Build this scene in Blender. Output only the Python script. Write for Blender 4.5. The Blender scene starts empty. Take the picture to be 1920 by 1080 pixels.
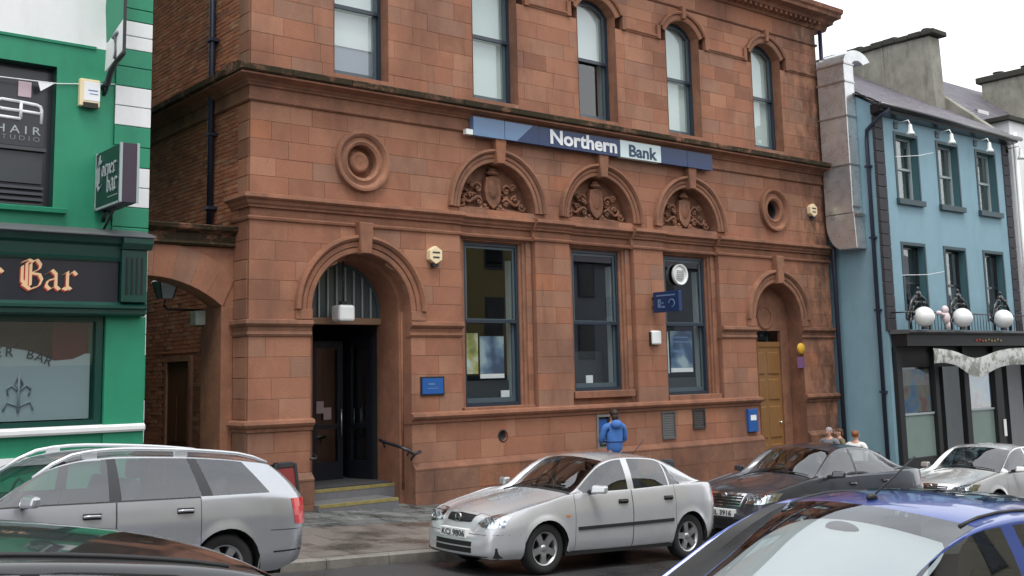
import bpy, bmesh, math, random
from mathutils import Vector, Matrix
from mathutils.bvhtree import BVHTree
random.seed(7)
PI = math.pi
sc = bpy.context.scene
COL = sc.collection

# ------------------------------------------------------------------ camera, sky, sun
cam_d = bpy.data.cameras.new('camera'); cam = bpy.data.objects.new('camera', cam_d); COL.objects.link(cam)
YAW, PIT, ROL, FPX, CYP = .686067584, .13373588, .0227336308, 2057.02496, 424.644
_f = Vector((math.sin(YAW)*math.cos(PIT), math.cos(YAW)*math.cos(PIT), math.sin(PIT)))
_r = Vector((math.cos(YAW), -math.sin(YAW), 0)); _d = _f.cross(_r)
_right = math.cos(ROL)*_r + math.sin(ROL)*_d; _down = -math.sin(ROL)*_r + math.cos(ROL)*_d
CAM = Vector((0, -16.5, 2.26))
mw = Matrix((( _right.x, -_down.x, -_f.x, CAM.x), (_right.y, -_down.y, -_f.y, CAM.y), (_right.z, -_down.z, -_f.z, CAM.z), (0, 0, 0, 1)))
cam.matrix_world = mw
cam_d.sensor_width = 36; cam_d.lens = 36*FPX/1920; cam_d.shift_y = (CYP-540)/1920
cam_d.clip_start = .05; cam_d.clip_end = 900
sc.camera = cam

SUN_EL, SUN_ROT = math.radians(66), math.radians(205)
world = bpy.data.worlds.new('World'); sc.world = world; world.use_nodes = True
wn = world.node_tree; wn.nodes.clear()
sky = wn.nodes.new('ShaderNodeTexSky'); sky.sky_type = 'NISHITA'; sky.sun_disc = False
sky.sun_elevation = SUN_EL; sky.sun_rotation = SUN_ROT; sky.air_density = 1.5; sky.dust_density = 4; sky.ozone_density = 1
tc = wn.nodes.new('ShaderNodeTexCoord'); cn = wn.nodes.new('ShaderNodeTexNoise'); cn.inputs['Scale'].default_value = 2.2; cn.inputs['Detail'].default_value = 6
cr = wn.nodes.new('ShaderNodeValToRGB'); cr.color_ramp.elements[0].color = (.76, .80, .86, 1); cr.color_ramp.elements[1].color = (1, 1, 1, 1)
cr.color_ramp.elements[0].position = .3; cr.color_ramp.elements[1].position = .62
wn.links.new(tc.outputs['Generated'], cn.inputs['Vector']); wn.links.new(cn.outputs['Fac'], cr.inputs['Fac'])
sm = wn.nodes.new('ShaderNodeVectorMath'); sm.operation = 'SCALE'; sm.inputs['Scale'].default_value = 13.0
wn.links.new(cr.outputs['Color'], sm.inputs[0])
mx = wn.nodes.new('ShaderNodeMix'); mx.data_type = 'RGBA'; mx.inputs['Factor'].default_value = .86     # overcast: cloud layer over the clear sky
wn.links.new(sky.outputs['Color'], mx.inputs['A']); wn.links.new(sm.outputs['Vector'], mx.inputs['B'])
bg = wn.nodes.new('ShaderNodeBackground'); bg.inputs['Strength'].default_value = .10
wo = wn.nodes.new('ShaderNodeOutputWorld')
wn.links.new(mx.outputs['Result'], bg.inputs['Color']); wn.links.new(bg.outputs['Background'], wo.inputs['Surface'])
sun_d = bpy.data.lights.new('sun', 'SUN'); sun = bpy.data.objects.new('sun', sun_d); COL.objects.link(sun)
sun_d.energy = 1.3; sun_d.angle = math.radians(22); sun_d.color = (1, .97, .92)
_az = SUN_ROT
sd = Vector((math.sin(_az)*math.cos(SUN_EL), math.cos(_az)*math.cos(SUN_EL), math.sin(SUN_EL)))
sun.rotation_euler = (-sd).to_track_quat('-Z', 'Y').to_euler(); sun.location = (0, 0, 40)
sc.view_settings.view_transform = 'Standard'; sc.view_settings.look = 'None'; sc.view_settings.gamma = 1
sc.view_settings.exposure = .56; sc.view_settings.use_curve_mapping = False

# ------------------------------------------------------------------ helpers
def link(o, parent=None):
    COL.objects.link(o)
    if parent is not None: o.parent = parent
    return o
class MB:
    """collects shapes, builds ONE mesh object"""
    def __init__(s): s.v = []; s.f = []; s.sm = []
    def add(s, vs, fs, smooth=False):
        n = len(s.v); s.v += [tuple(v) for v in vs]
        for f in fs: s.f.append([i+n for i in f]); s.sm.append(smooth)
        return s
    def box(s, x0, x1, y0, y1, z0, z1):
        if x0 > x1: x0, x1 = x1, x0
        if y0 > y1: y0, y1 = y1, y0
        if z0 > z1: z0, z1 = z1, z0
        return s.add([(x0,y0,z0),(x1,y0,z0),(x1,y1,z0),(x0,y1,z0),(x0,y0,z1),(x1,y0,z1),(x1,y1,z1),(x0,y1,z1)],
                     [(0,3,2,1),(4,5,6,7),(0,1,5,4),(1,2,6,5),(2,3,7,6),(3,0,4,7)])
    def cbox(s, x0, x1, y0, y1, z0, z1, c=.01):
        """box whose -Y front is chamfered"""
        return s.add([(x0,y0+c,z0),(x1,y0+c,z0),(x1,y0+c,z1),(x0,y0+c,z1),(x0+c,y0,z0+c),(x1-c,y0,z0+c),(x1-c,y0,z1-c),(x0+c,y0,z1-c),
                      (x0,y1,z0),(x1,y1,z0),(x1,y1,z1),(x0,y1,z1)],
                     [(4,5,6,7),(0,1,5,4),(1,2,6,5),(2,3,7,6),(3,0,4,7),(8,9,1,0),(9,10,2,1),(10,11,3,2),(11,8,0,3),(8,11,10,9)])
    def prism(s, poly, y0, y1):
        """polygon in (x,z), counter-clockwise seen from -Y, extruded along Y"""
        n = len(poly)
        vs = [(x, y0, z) for x, z in poly] + [(x, y1, z) for x, z in poly]
        fs = [tuple(range(n)), tuple(range(2*n-1, n-1, -1))] + [(i, i+n, (i+1) % n+n, (i+1) % n) for i in range(n)]
        return s.add(vs, fs)
    def extr(s, prof, x0, x1, axis='x'):
        """profile in (y,z) extruded along X, or (x,z) along Y for axis='y', or (x,y) along Z for axis='z'"""
        n = len(prof)
        def P(a, b, t):
            return (t, a, b) if axis == 'x' else ((a, t, b) if axis == 'y' else (a, b, t))
        vs = [P(a, b, x0) for a, b in prof] + [P(a, b, x1) for a, b in prof]
        fs = [tuple(range(n)), tuple(range(2*n-1, n-1, -1))] + [(i, i+n, (i+1) % n+n, (i+1) % n) for i in range(n)]
        return s.add(vs, fs)
    def ring(s, cx, cz, prof, a0=0, a1=180, n=36, sz=1.0):
        """closed profile of (r, y) swept round (cx,cz) in the XZ plane, angles in degrees"""
        m = len(prof); vs = []; full = abs(a1-a0) >= 360
        k = n if full else n+1
        for i in range(k):
            a = math.radians(a0+(a1-a0)*i/n)
            for r, y in prof: vs.append((cx+r*math.cos(a), y, cz+r*math.sin(a)*sz))
        fs = []
        for i in range(n):
            for j in range(m):
                p, q = i*m+j, i*m+(j+1) % m
                fs.append((p, q, (q+m) % len(vs) if full else q+m, (p+m) % len(vs) if full else p+m))
        if not full: fs += [tuple(range(m)), tuple(range(n*m+m-1, n*m-1, -1))]
        return s.add(vs, fs)
    def lathe(s, prof, c=(0,0,0), axis='z', n=20, smooth=True):
        """profile of (r, h) round an axis through c"""
        m = len(prof); vs = []
        for i in range(n):
            a = 2*PI*i/n
            for r, h in prof:
                u, w = r*math.cos(a), r*math.sin(a)
                vs.append({'z': (c[0]+u, c[1]+w, c[2]+h), 'y': (c[0]+u, c[1]+h, c[2]+w), 'x': (c[0]+h, c[1]+u, c[2]+w)}[axis])
        fs = []
        for i in range(n):
            for j in range(m-1):
                p = i*m+j; q = ((i+1) % n)*m+j; fs.append((p, p+1, q+1, q))
        return s.add(vs, fs, smooth)
    def tube(s, pts, r, n=8, smooth=True):
        pts = [Vector(p) for p in pts]; vs = []; m = len(pts)
        rr = r if isinstance(r, (list, tuple)) else [r]*m
        up = Vector((0, 0, 1))
        for i, p in enumerate(pts):
            t = (pts[min(i+1, m-1)]-pts[max(i-1, 0)]).normalized()
            a = t.cross(up)
            if a.length < .05: a = t.cross(Vector((1, 0, 0)))
            a.normalize(); b = t.cross(a)
            for k in range(n):
                an = 2*PI*k/n; vs.append(p+rr[i]*(math.cos(an)*a+math.sin(an)*b))
        fs = [(i*n+k, i*n+(k+1) % n, (i+1)*n+(k+1) % n, (i+1)*n+k) for i in range(m-1) for k in range(n)]
        fs += [tuple(range(n)), tuple(range(m*n-1, (m-1)*n-1, -1))]
        return s.add(vs, fs, smooth)
    def ball(s, c, r, n=14, m=9):
        rx, ry, rz = r if isinstance(r, (list, tuple)) else (r, r, r)
        vs = [(c[0], c[1], c[2]-rz)]
        for j in range(1, m):
            t = -PI/2+PI*j/m
            for i in range(n):
                a = 2*PI*i/n; vs.append((c[0]+rx*math.cos(t)*math.cos(a), c[1]+ry*math.cos(t)*math.sin(a), c[2]+rz*math.sin(t)))
        vs.append((c[0], c[1], c[2]+rz)); L = len(vs)-1
        fs = [(0, 1+(i+1) % n, 1+i) for i in range(n)]
        for j in range(m-2):
            for i in range(n):
                a = 1+j*n+i; b = 1+j*n+(i+1) % n; fs.append((a, b, b+n, a+n))
        fs += [(L, 1+(m-2)*n+i, 1+(m-2)*n+(i+1) % n) for i in range(n)]
        return s.add(vs, fs, True)
    def strip(s, pts, y0, y1):
        """(x,z) polyline swept in Y: a reveal surface"""
        n = len(pts)
        return s.add([(x, y0, z) for x, z in pts]+[(x, y1, z) for x, z in pts], [(i, i+1, i+1+n, i+n) for i in range(n-1)])
    def mesh(s, name, mat=None):
        me = bpy.data.meshes.new(name); me.from_pydata(s.v, [], s.f)
        me.polygons.foreach_set('use_smooth', s.sm)
        bm = bmesh.new(); bm.from_mesh(me); bmesh.ops.recalc_face_normals(bm, faces=bm.faces); bm.to_mesh(me); bm.free()
        if mat: me.materials.append(mat)
        return me
    def build(s, name, mat, parent=None, bevel=0):
        o = bpy.data.objects.new(name, s.mesh(name, mat)); link(o, parent)
        if bevel:
            b = o.modifiers.new('bevel', 'BEVEL'); b.width = bevel; b.segments = 2; b.limit_method = 'ANGLE'; b.angle_limit = math.radians(40)
        return o
def tag(o, label=None, cat=None, group=None, kind=None):
    if label: o['label'] = label
    if cat: o['category'] = cat
    if group: o['group'] = group
    if kind: o['kind'] = kind
    return o
def thing(name, label, cat, loc=(0,0,0), rz=0, group=None):
    o = bpy.data.objects.new(name, None); link(o); o.location = loc; o.rotation_euler = (0, 0, rz); o.empty_display_size = .2
    return tag(o, label, cat, group)
def copy_tree(o, parent=None):
    c = o.copy(); COL.objects.link(c); c.parent = parent
    for ch in list(o.children): copy_tree(ch, c)
    return c
def box(name, mat, parent, *a, bevel=0):
    return MB().box(*a).build(name, mat, parent, bevel)
def text(s, size, loc, mat, parent, face='-y', width=None, bold=0, depth=.004, align='LEFT', name='lettering'):
    c = bpy.data.curves.new(name, 'FONT'); c.body = s; c.size = size; c.extrude = depth; c.offset = bold; c.align_x = align
    c.resolution_u = 3
    c.materials.append(mat); o = bpy.data.objects.new(name, c); link(o, parent); o.location = loc
    o.rotation_euler = {'-y': (PI/2, 0, 0), '-x': (PI/2, 0, -PI/2), 'up': (0, 0, 0)}[face]
    bpy.context.view_layer.update()
    me = bpy.data.meshes.new_from_object(o.evaluated_get(bpy.context.evaluated_depsgraph_get())); me.name = name
    bpy.data.objects.remove(o); o = bpy.data.objects.new(name, me); link(o, parent); o.location = loc
    o.rotation_euler = {'-y': (PI/2, 0, 0), '-x': (PI/2, 0, -PI/2), 'up': (0, 0, 0)}[face]
    if width:
        xs_ = [v.co.x for v in me.vertices]; o.scale.x = width/max(max(xs_)-min(xs_), 1e-3)
    return o
def nib(mb, strokes, at, s, y0, y1, w=.16, ang=38):
    """broad-pen strokes for black letter writing, in the (x,z) plane"""
    nx, nz = w/2*math.cos(math.radians(ang)), w/2*math.sin(math.radians(ang))
    for st in strokes:
        for (a, b), (c, d) in zip(st[:-1], st[1:]):
            q = [(a-nx, b-nz), (c-nx, d-nz), (c+nx, d+nz), (a+nx, b+nz)]
            dz = d-b; dx = c-a
            if dx*nz-dz*nx < 0: q.reverse()
            mb.prism([(at[0]+s*x, at[1]+s*z) for x, z in q], y0, y1)
            y0 -= .0004

# ------------------------------------------------------------------ materials
class N:
    def __init__(s, name):
        s.m = bpy.data.materials.new(name); s.m.use_nodes = True; s.t = s.m.node_tree; s.t.nodes.clear()
        s.out = s.t.nodes.new('ShaderNodeOutputMaterial')
    def n(s, ty, **k):
        o = s.t.nodes.new('ShaderNode'+ty)
        for a, v in k.items():
            if a in o.inputs.keys(): o.inputs[a].default_value = v
            else: setattr(o, a, v)
        return o
    def l(s, a, b): s.t.links.new(a, b)
    def noise(s, scale, detail=4, rough=.6, vec=None):
        o = s.n('TexNoise'); o.inputs['Scale'].default_value = scale; o.inputs['Detail'].default_value = detail; o.inputs['Roughness'].default_value = rough
        if vec is not None: s.l(vec, o.inputs['Vector'])
        return o.outputs['Fac']
    def pos(s, scale=(1,1,1), off=(0,0,0)):
        g = s.n('NewGeometry'); m = s.n('Mapping'); m.inputs['Scale'].default_value = scale; m.inputs['Location'].default_value = off
        s.l(g.outputs['Position'], m.inputs['Vector']); return m.outputs['Vector']
    def ramp(s, fac, stops):
        r = s.n('ValToRGB'); e = r.color_ramp.elements
        while len(e) < len(stops): e.new(.5)
        for i, (p, c) in enumerate(stops):
            e[i].position = p; e[i].color = (*c, 1) if not isinstance(c, (int, float)) else (c, c, c, 1)
        s.l(fac, r.inputs['Fac']); return r.outputs['Color']
    def mix(s, a, b, fac, mode='MIX'):
        m = s.n('Mix', data_type='RGBA', blend_type=mode)
        for v, k in ((a, 'A'), (b, 'B'), (fac, 'Factor')):
            if hasattr(v, 'is_linked'): s.l(v, m.inputs[k])
            elif k == 'Factor': m.inputs[k].default_value = v
            else: m.inputs[k].default_value = (*v, 1)
        return m.outputs['Result']
    def math(s, op, a, b=0.0):
        m = s.n('Math', operation=op)
        for i, v in enumerate((a, b)):
            if hasattr(v, 'is_linked'): s.l(v, m.inputs[i])
            else: m.inputs[i].default_value = v
        return m.outputs[0]
    def rnd(s):
        g = s.n('NewGeometry'); o = s.n('ObjectInfo')
        return s.math('FRACT', s.math('ADD', g.outputs['Random Per Island'], o.outputs['Random']))
    def bsdf(s, col, rough=.6, metal=0, bump=None, bstr=.3, bdist=.01, coat=0, spec=.5, rough_tex=None, coat_rough=.05):
        b = s.n('BsdfPrincipled')
        if hasattr(col, 'is_linked'): s.l(col, b.inputs['Base Color'])
        else: b.inputs['Base Color'].default_value = (*col, 1)
        b.inputs['Roughness'].default_value = rough; b.inputs['Metallic'].default_value = metal
        b.inputs['Coat Weight'].default_value = coat; b.inputs['Coat Roughness'].default_value = coat_rough; b.inputs['Specular IOR Level'].default_value = spec
        if rough_tex is not None: s.l(rough_tex, b.inputs['Roughness'])
        if bump is not None:
            bp = s.n('Bump'); bp.inputs['Strength'].default_value = bstr; bp.inputs['Distance'].default_value = bdist
            s.l(bump, bp.inputs['Height']); s.l(bp.outputs['Normal'], b.inputs['Normal'])
        s.l(b.outputs['BSDF'], s.out.inputs['Surface']); return s.m

def sandstone(name, dark=0.0, tint=(1,1,1), moss=0.0, vary=1.0):
    k = N(name); v = k.pos()
    base = k.ramp(k.rnd(), [(0, (.235,.112,.074)), (.2, (.36,.165,.104)), (.42, (.325,.150,.094)), (.6, (.42,.212,.136)), (.76, (.34,.182,.124)), (.9, (.28,.165,.122)), (1, (.42,.172,.092))])
    base = k.mix((.335,.155,.094), base, vary)
    mott = k.noise(2.3, 6, .65, v); fine = k.noise(38, 5, .7, v)
    c = k.mix(base, (.43,.24,.15), k.ramp(mott, [(.5, 0.0), (.72, .45)]))
    c = k.mix(c, (.165,.085,.062), k.ramp(k.noise(1.1, 5, .6, k.pos((1.0, 1, .45), (7, 3, 1))), [(.47, 0.0), (.70, .75)]))
    # rain streaks: tall thin stains of soot
    st = k.noise(2.2, 5, .7, k.pos((2.2, 1, .22), (3, 0, 9)))
    c = k.mix(c, (.10,.065,.05), k.ramp(st, [(.58, 0.0), (.76, .55)]))
    c = k.mix(c, (.2,.09,.06), k.ramp(fine, [(.42, .35), (.6, 0.0)]))
    c = k.mix(c, (1.0,.98,.955), 1.0, 'MULTIPLY')
    sx_ = k.n('SeparateXYZ'); k.l(v, sx_.inputs[0])
    wet = k.math('MULTIPLY', k.ramp(k.math('MULTIPLY', k.math('SUBTRACT', sx_.outputs['X'], 21.9), .55), [(0, 0.0), (1, 1.0)]), k.ramp(k.noise(2.6, 7, .75, k.pos((1.4, 1, .7))), [(.40, 0.0), (.58, .8)]))
    c = k.mix(c, (.06,.038,.028), wet)
    if dark: c = k.mix(c, (.055,.04,.03), k.ramp(k.noise(3.0, 6, .7, v), [(.35, 0.0), (.65, dark)]))
    if moss: c = k.mix(c, (.028,.024,.012), k.ramp(k.noise(4.5, 6, .75, k.pos((.6, 1, 1))), [(.36, 0.0), (.5, moss)]))
    if tint != (1,1,1): c = k.mix(c, tint, 1.0, 'MULTIPLY')
    h = k.math('ADD', k.math('MULTIPLY', mott, .6), fine)
    return k.bsdf(c, .85, bump=h, bstr=.55, bdist=.012, spec=.25)
M = {}
M['stone'] = sandstone('red_sandstone')
M['stone_mould'] = sandstone('moulded_sandstone', dark=.34, vary=.5)
M['stone_moss'] = sandstone('weathered_cornice_stone', dark=.75, moss=.95, vary=.5)
M['stone_plinth'] = sandstone('damp_plinth_stone', dark=.3, tint=(.78,.80,.82))
M['stone_carved'] = sandstone('carved_sandstone', dark=.6, vary=.3)
def flat(name, col, rough=.5, metal=0, coat=0, spec=.5, grain=.0, gs=30, bump=0, dirt=0, dcol=(.05,.045,.04)):
    k = N(name); v = k.pos(); c = col
    if grain: c = k.mix(col, tuple(x*(1-grain) for x in col), k.noise(gs, 5, .6, v))
    if dirt: c = k.mix(c, dcol, k.ramp(k.noise(1.6, 6, .7, k.pos((1.6, 1.6, .5))), [(.48, 0.0), (.75, dirt)]))
    return k.bsdf(c, rough, metal, bump=k.noise(gs*2, 4, .6, v) if bump else None, bstr=bump, bdist=.005, coat=coat, spec=spec)
M['mortar'] = flat('mortar', (.30,.14,.09), .95, grain=.3)
k = N('red_brick'); c = k.ramp(k.rnd(), [(0, (.33,.13,.075)), (.3, (.46,.18,.10)), (.55, (.39,.15,.085)), (.75, (.5,.23,.13)), (.9, (.27,.12,.085)), (1, (.52,.28,.17))])
c = k.mix(c, (.10,.05,.035), k.ramp(k.noise(1.3, 5, .6, k.pos()), [(.5, 0.0), (.75, .6)]))
M['brick'] = k.bsdf(c, .9, bump=k.noise(45, 4, .7, k.pos()), bstr=.5, spec=.2)
M['green'] = flat('green_render', (.018,.27,.145), .55, grain=.2, gs=3, bump=.25, dirt=.42, dcol=(.01,.12,.07))
M['green_dark'] = flat('dark_green_gloss_paint', (.006,.06,.045), .35, coat=.3, grain=.3, gs=6)
M['white'] = flat('white_masonry_paint', (.82,.83,.84), .6, grain=.1, gs=4, bump=.2, dirt=.3, dcol=(.5,.5,.48))
M['shop_black'] = flat('worn_black_shopfront_paint', (.011,.011,.013), .55, grain=.3, gs=6, bump=.1)
M['lead'] = flat('lead_flashing', (.16,.17,.18), .55, metal=.3, grain=.5, gs=9, bump=.4)
M['black'] = flat('black_gloss_paint', (.012,.013,.016), .3, coat=.4)
M['fascia'] = flat('black_fascia_board', (.016,.017,.026), .35, coat=.3, grain=.2, gs=4)
M['plastic'] = flat('black_plastic', (.02,.02,.022), .55, bump=.1)
M['rubber'] = flat('tyre_rubber', (.022,.022,.023), .8, grain=.3, bump=.2)
M['slate_paint'] = flat('dark_teal_paint', (.035,.07,.085), .5, grain=.2, gs=8)
M['teal_paint'] = flat('teal_reveal_paint', (.06,.15,.175), .55, grain=.2, gs=5)
M['blue_wall'] = flat('pale_blue_render', (.245,.405,.49), .7, grain=.2, gs=2.5, bump=.25, dirt=.55, dcol=(.16,.29,.35))
M['quoin'] = flat('dark_quoin_stone', (.055,.055,.065), .8, grain=.5, gs=5, bump=.3)
M['navy'] = flat('navy_window_paint', (.022,.035,.055), .4, coat=.3, grain=.2)
M['pale_sash'] = flat('pale_grey_sash_paint', (.36,.42,.43), .45, grain=.1)
M['sash_grey'] = flat('slate_grey_sash_paint', (.07,.10,.12), .4, coat=.3, grain=.1)
M['blind'] = flat('pale_roller_blind', (.78,.83,.82), .8, grain=.06, gs=2)
M['blind_green'] = flat('pale_green_blind', (.68,.77,.74), .8, grain=.1, gs=2)
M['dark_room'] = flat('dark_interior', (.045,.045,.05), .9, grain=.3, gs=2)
M['sign_blue'] = flat('navy_sign_panel', (.010,.035,.12), .4, coat=.05, grain=.1, gs=2, dirt=.05, dcol=(.03,.06,.12))
M['sign_pale_blue'] = flat('pale_blue_sign_panel', (.13,.23,.40), .35, coat=.2, grain=.15, gs=2)
M['sign_white'] = flat('white_sign_panel', (.62,.74,.76), .4, coat=.2)
M['letter_white'] = flat('white_lettering', (.82,.84,.86), .5)
M['letter_navy'] = flat('navy_lettering', (.02,.05,.10), .5)
M['letter_dark'] = flat('dark_lettering', (.03,.035,.04), .5)
M['letter_gold'] = flat('cream_lettering', (.78,.52,.30), .5)
M['letter_red'] = flat('red_lettering', (.45,.05,.03), .5)
M['plaque_blue'] = flat('bright_blue_plaque', (.02,.10,.34), .35, coat=.3)
M['cream_plastic'] = flat('cream_plastic', (.80,.66,.42), .4)
M['white_plastic'] = flat('white_plastic', (.80,.84,.82), .35)
M['lamp_glass'] = flat('opal_lamp_glass', (.84,.86,.86), .15, coat=.6)
M['yellow_paint'] = flat('worn_yellow_paint', (.36,.30,.10), .8, grain=.75, gs=9, bump=.2)
M['step'] = flat('step_stone', (.17,.17,.18), .5, grain=.4, gs=8, bump=.3)
M['dark_steel'] = flat('dark_painted_steel', (.014,.016,.022), .4, coat=.2)
M['pipe'] = flat('navy_cast_iron', (.022,.028,.055), .45, grain=.3, gs=8)
M['oak'] = None
k = N('varnished_oak'); g = k.noise(6, 6, .7, k.pos((9, 9, .7)))
M['oak'] = k.bsdf(k.ramp(g, [(.3, (.19,.095,.035)), (.7, (.30,.155,.055))]), .35, bump=g, bstr=.15, coat=.4)
k = N('dark_timber'); g = k.noise(6, 6, .7, k.pos((9, 9, .7)))
M['dark_timber'] = k.bsdf(k.ramp(g, [(.3, (.07,.03,.015)), (.7, (.13,.055,.025))]), .5, bump=g, bstr=.15)
k = N('galvanised_duct'); g = k.noise(3.5, 5, .6, k.pos()); g2 = k.noise(1.2, 3, .5, k.pos((1,1,.6)))
M['duct'] = k.bsdf(k.ramp(g, [(.3, (.50,.52,.53)), (.7, (.66,.68,.69))]), .28, .72, bump=g2, bstr=.35, bdist=.03, rough_tex=k.ramp(g, [(.3, .22), (.7, .38)]))
M['steel'] = flat('stainless_steel', (.5,.5,.5), .35, .9, grain=.2)
M['chrome'] = flat('chrome_trim', (.75,.75,.77), .12, 1)
k = N('welsh_slate'); M['slate'] = k.bsdf(k.mix(k.ramp(k.rnd(), [(0, (.11,.10,.125)), (.4, (.15,.14,.17)), (.7, (.13,.12,.14)), (1, (.19,.175,.20))]), (.24,.22,.24), k.ramp(k.noise(1.5, 5, .6, k.pos()), [(.5, 0.0), (.75, .5)])), .55, bump=k.noise(25, 4, .6, k.pos()), bstr=.3)
k = N('rough_cement_render'); g = k.noise(2, 6, .7, k.pos()); c = k.ramp(g, [(.3, (.18,.175,.15)), (.6, (.27,.265,.225)), (.8, (.34,.33,.28))])
c = k.mix(c, (.085,.08,.055), k.ramp(k.noise(1.4, 5, .7, k.pos((2, 2, .5))), [(.5, 0.0), (.7, .7)])); M['cement'] = k.bsdf(c, .95, bump=k.noise(18, 5, .7, k.pos()), bstr=.6)
M['cap_stone'] = flat('black_chimney_cap', (.045,.045,.035), .9, grain=.5, gs=6, bump=.5)
# ground
k = N('wet_asphalt'); v = k.pos(); big = k.noise(.55, 5, .6, v); fine = k.noise(90, 3, .7, v)
c = k.ramp(fine, [(.35, (.03,.03,.032)), (.7, (.075,.075,.078))]); c = k.mix(c, (.028,.028,.03), k.ramp(big, [(.45, 0.0), (.6, .8)]))
M['asphalt'] = k.bsdf(c, .6, bump=fine, bstr=.35, bdist=.006, rough_tex=k.ramp(big, [(.4, .62), (.62, .22)]))
def damp(name, cols, rsc=1.1):
    k = N(name); v = k.pos(); c = k.ramp(k.rnd(), [(i/(len(cols)-1), q) for i, q in enumerate(cols)])
    w = k.noise(rsc, 6, .65, v); c = k.mix(c, tuple(x*.42 for x in cols[0]), k.ramp(w, [(.47, 0.0), (.62, .85)]))
    c = k.mix(c, tuple(x*.55 for x in cols[0]), k.ramp(k.noise(30, 5, .7, v), [(.4, .5), (.6, 0.0)]))
    return k.bsdf(c, .6, bump=k.noise(35, 5, .7, v), bstr=.35, rough_tex=k.ramp(w, [(.45, .7), (.62, .25)]))
M['slab'] = damp('buff_paving_slab', [(.165,.145,.13), (.19,.168,.148), (.15,.134,.122), (.178,.156,.136)])
M['sett'] = damp('grey_stone_sett', [(.14,.15,.15), (.20,.21,.21), (.11,.12,.12), (.17,.175,.17)], 2.0)
M['kerb'] = damp('granite_kerb', [(.26,.24,.21), (.22,.21,.19), (.29,.27,.24)])
M['earth'] = flat('bedding_mortar', (.07,.065,.06), .9, grain=.3)
def glass(name, tint=(.8,.85,.85), ior=1.55, rough=0.0, opaque=0.0, ocol=(.02,.025,.03), boost=0.0):
    k = N(name); tr = k.n('BsdfTransparent'); tr.inputs['Color'].default_value = (*tint, 1)
    gl = k.n('BsdfGlossy'); gl.inputs['Roughness'].default_value = rough; gl.inputs['Color'].default_value = (.95,.97,1,1)
    fr = k.n('Fresnel'); ge_ = k.n('NewGeometry'); mi = k.n('Mix'); mi.data_type = 'FLOAT'; mi.inputs['A'].default_value = ior; mi.inputs['B'].default_value = 1/ior; k.l(ge_.outputs['Backfacing'], mi.inputs['Factor']); k.l(mi.outputs['Result'], fr.inputs['IOR'])
    m = k.n('MixShader'); base = tr.outputs[0]
    if opaque:
        df = k.n('BsdfDiffuse'); df.inputs['Color'].default_value = (*ocol, 1); m0 = k.n('MixShader'); m0.inputs[0].default_value = opaque
        k.l(tr.outputs[0], m0.inputs[1]); k.l(df.outputs[0], m0.inputs[2]); base = m0.outputs[0]
    fac = k.math('ADD', k.math('MULTIPLY', fr.outputs[0], 1-boost), boost) if boost else fr.outputs[0]
    k.l(fac, m.inputs[0]); k.l(base, m.inputs[1]); k.l(gl.outputs[0], m.inputs[2]); k.l(m.outputs[0], k.out.inputs['Surface']); return k.m
M['glass'] = glass('window_glass', (.88,.92,.92), 1.95, .0)
M['glass_dark'] = glass('dim_window_glass', (.45,.5,.5), 1.7, .01)
M['car_glass'] = glass('car_glass', (.64,.69,.69), 2.15, .0)
M['lamp_lens'] = glass('headlamp_lens', (.9,.93,.95), 1.6)
M['frost'] = glass('frosted_glass', (.5,.6,.6), 1.5, .12, opaque=.85, ocol=(.33,.41,.43))

# ------------------------------------------------------------------ ground
def lift(x): return min(.005*(7-x)**2, .2) if x < 7 else 0.0
def gz(x): return -.05*(x-11.47)+lift(x)           # level of the street along the facades
def pav(x, y): return gz(x)+.045*y                  # far pavement, falling to its kerb
KY = -4.12
def road(x, y=0): return gz(x)-.305
def sheet(name, mat, xs, ys, zf, parent=None, kind='structure', dz=0):
    mb = MB(); vs = [(x, y, zf(x, y)+dz) for x in xs for y in ys]; n = len(ys)
    mb.add(vs, [(i*n+j, (i+1)*n+j, (i+1)*n+j+1, i*n+j+1) for i in range(len(xs)-1) for j in range(n-1)], True)
    o = mb.build(name, mat, parent)
    if kind: o['kind'] = kind
    return o
XS = [-80, -40, -20, -10, -5]+[x*.5 for x in range(-6, 17)]+[10, 14, 20, 30, 45, 60, 90, 150, 400]
sheet('ground', M['earth'], [-400]+XS, [-400, -60, -30, -16, -10, -4, 0, 10, 30, 60, 400], lambda x, y: gz(x)-.55)
sheet('road', M['asphalt'], XS, [-14.7, -12, -9, -6, KY-.02], lambda x, y: road(x)+.02*math.sin((y+4)*.3))
near_pav = sheet('near_pavement', M['slab'], XS, [-19.6, -17, -14.9], lambda x, y: road(x)+.12)
box_k = MB()
for i in range(-6, 40):
    x = i*1.0; box_k.box(x+.004, x+.996, -14.9, -14.72, road(x+.5)-.1, road(x+.5)+.125)
kn = box_k.build('kerb_stone', M['kerb'], near_pav); kn['kind'] = 'stuff'
pv = sheet('pavement', M['earth'], XS, [KY-.0, -3, -2, -1, 0, 3, 12], pav, dz=-.03)
def slab(x0, x1, y0, y1, t=.028, jitter=.003):
    mb = MB(); j = random.uniform(-jitter, jitter); g = .006
    x0 += g/2; x1 -= g/2; y0 += g/2; y1 -= g/2
    vs = [(x, y, pav(x, y)-t-.01) for x, y in ((x0,y0),(x1,y0),(x1,y1),(x0,y1))]+[(x, y, pav(x, y)+j) for x, y in ((x0,y0),(x1,y0),(x1,y1),(x0,y1))]
    return mb.add(vs, [(0,3,2,1),(4,5,6,7),(0,1,5,4),(1,2,6,5),(2,3,7,6),(3,0,4,7)])
nsl = 0; rest = MB()
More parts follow.
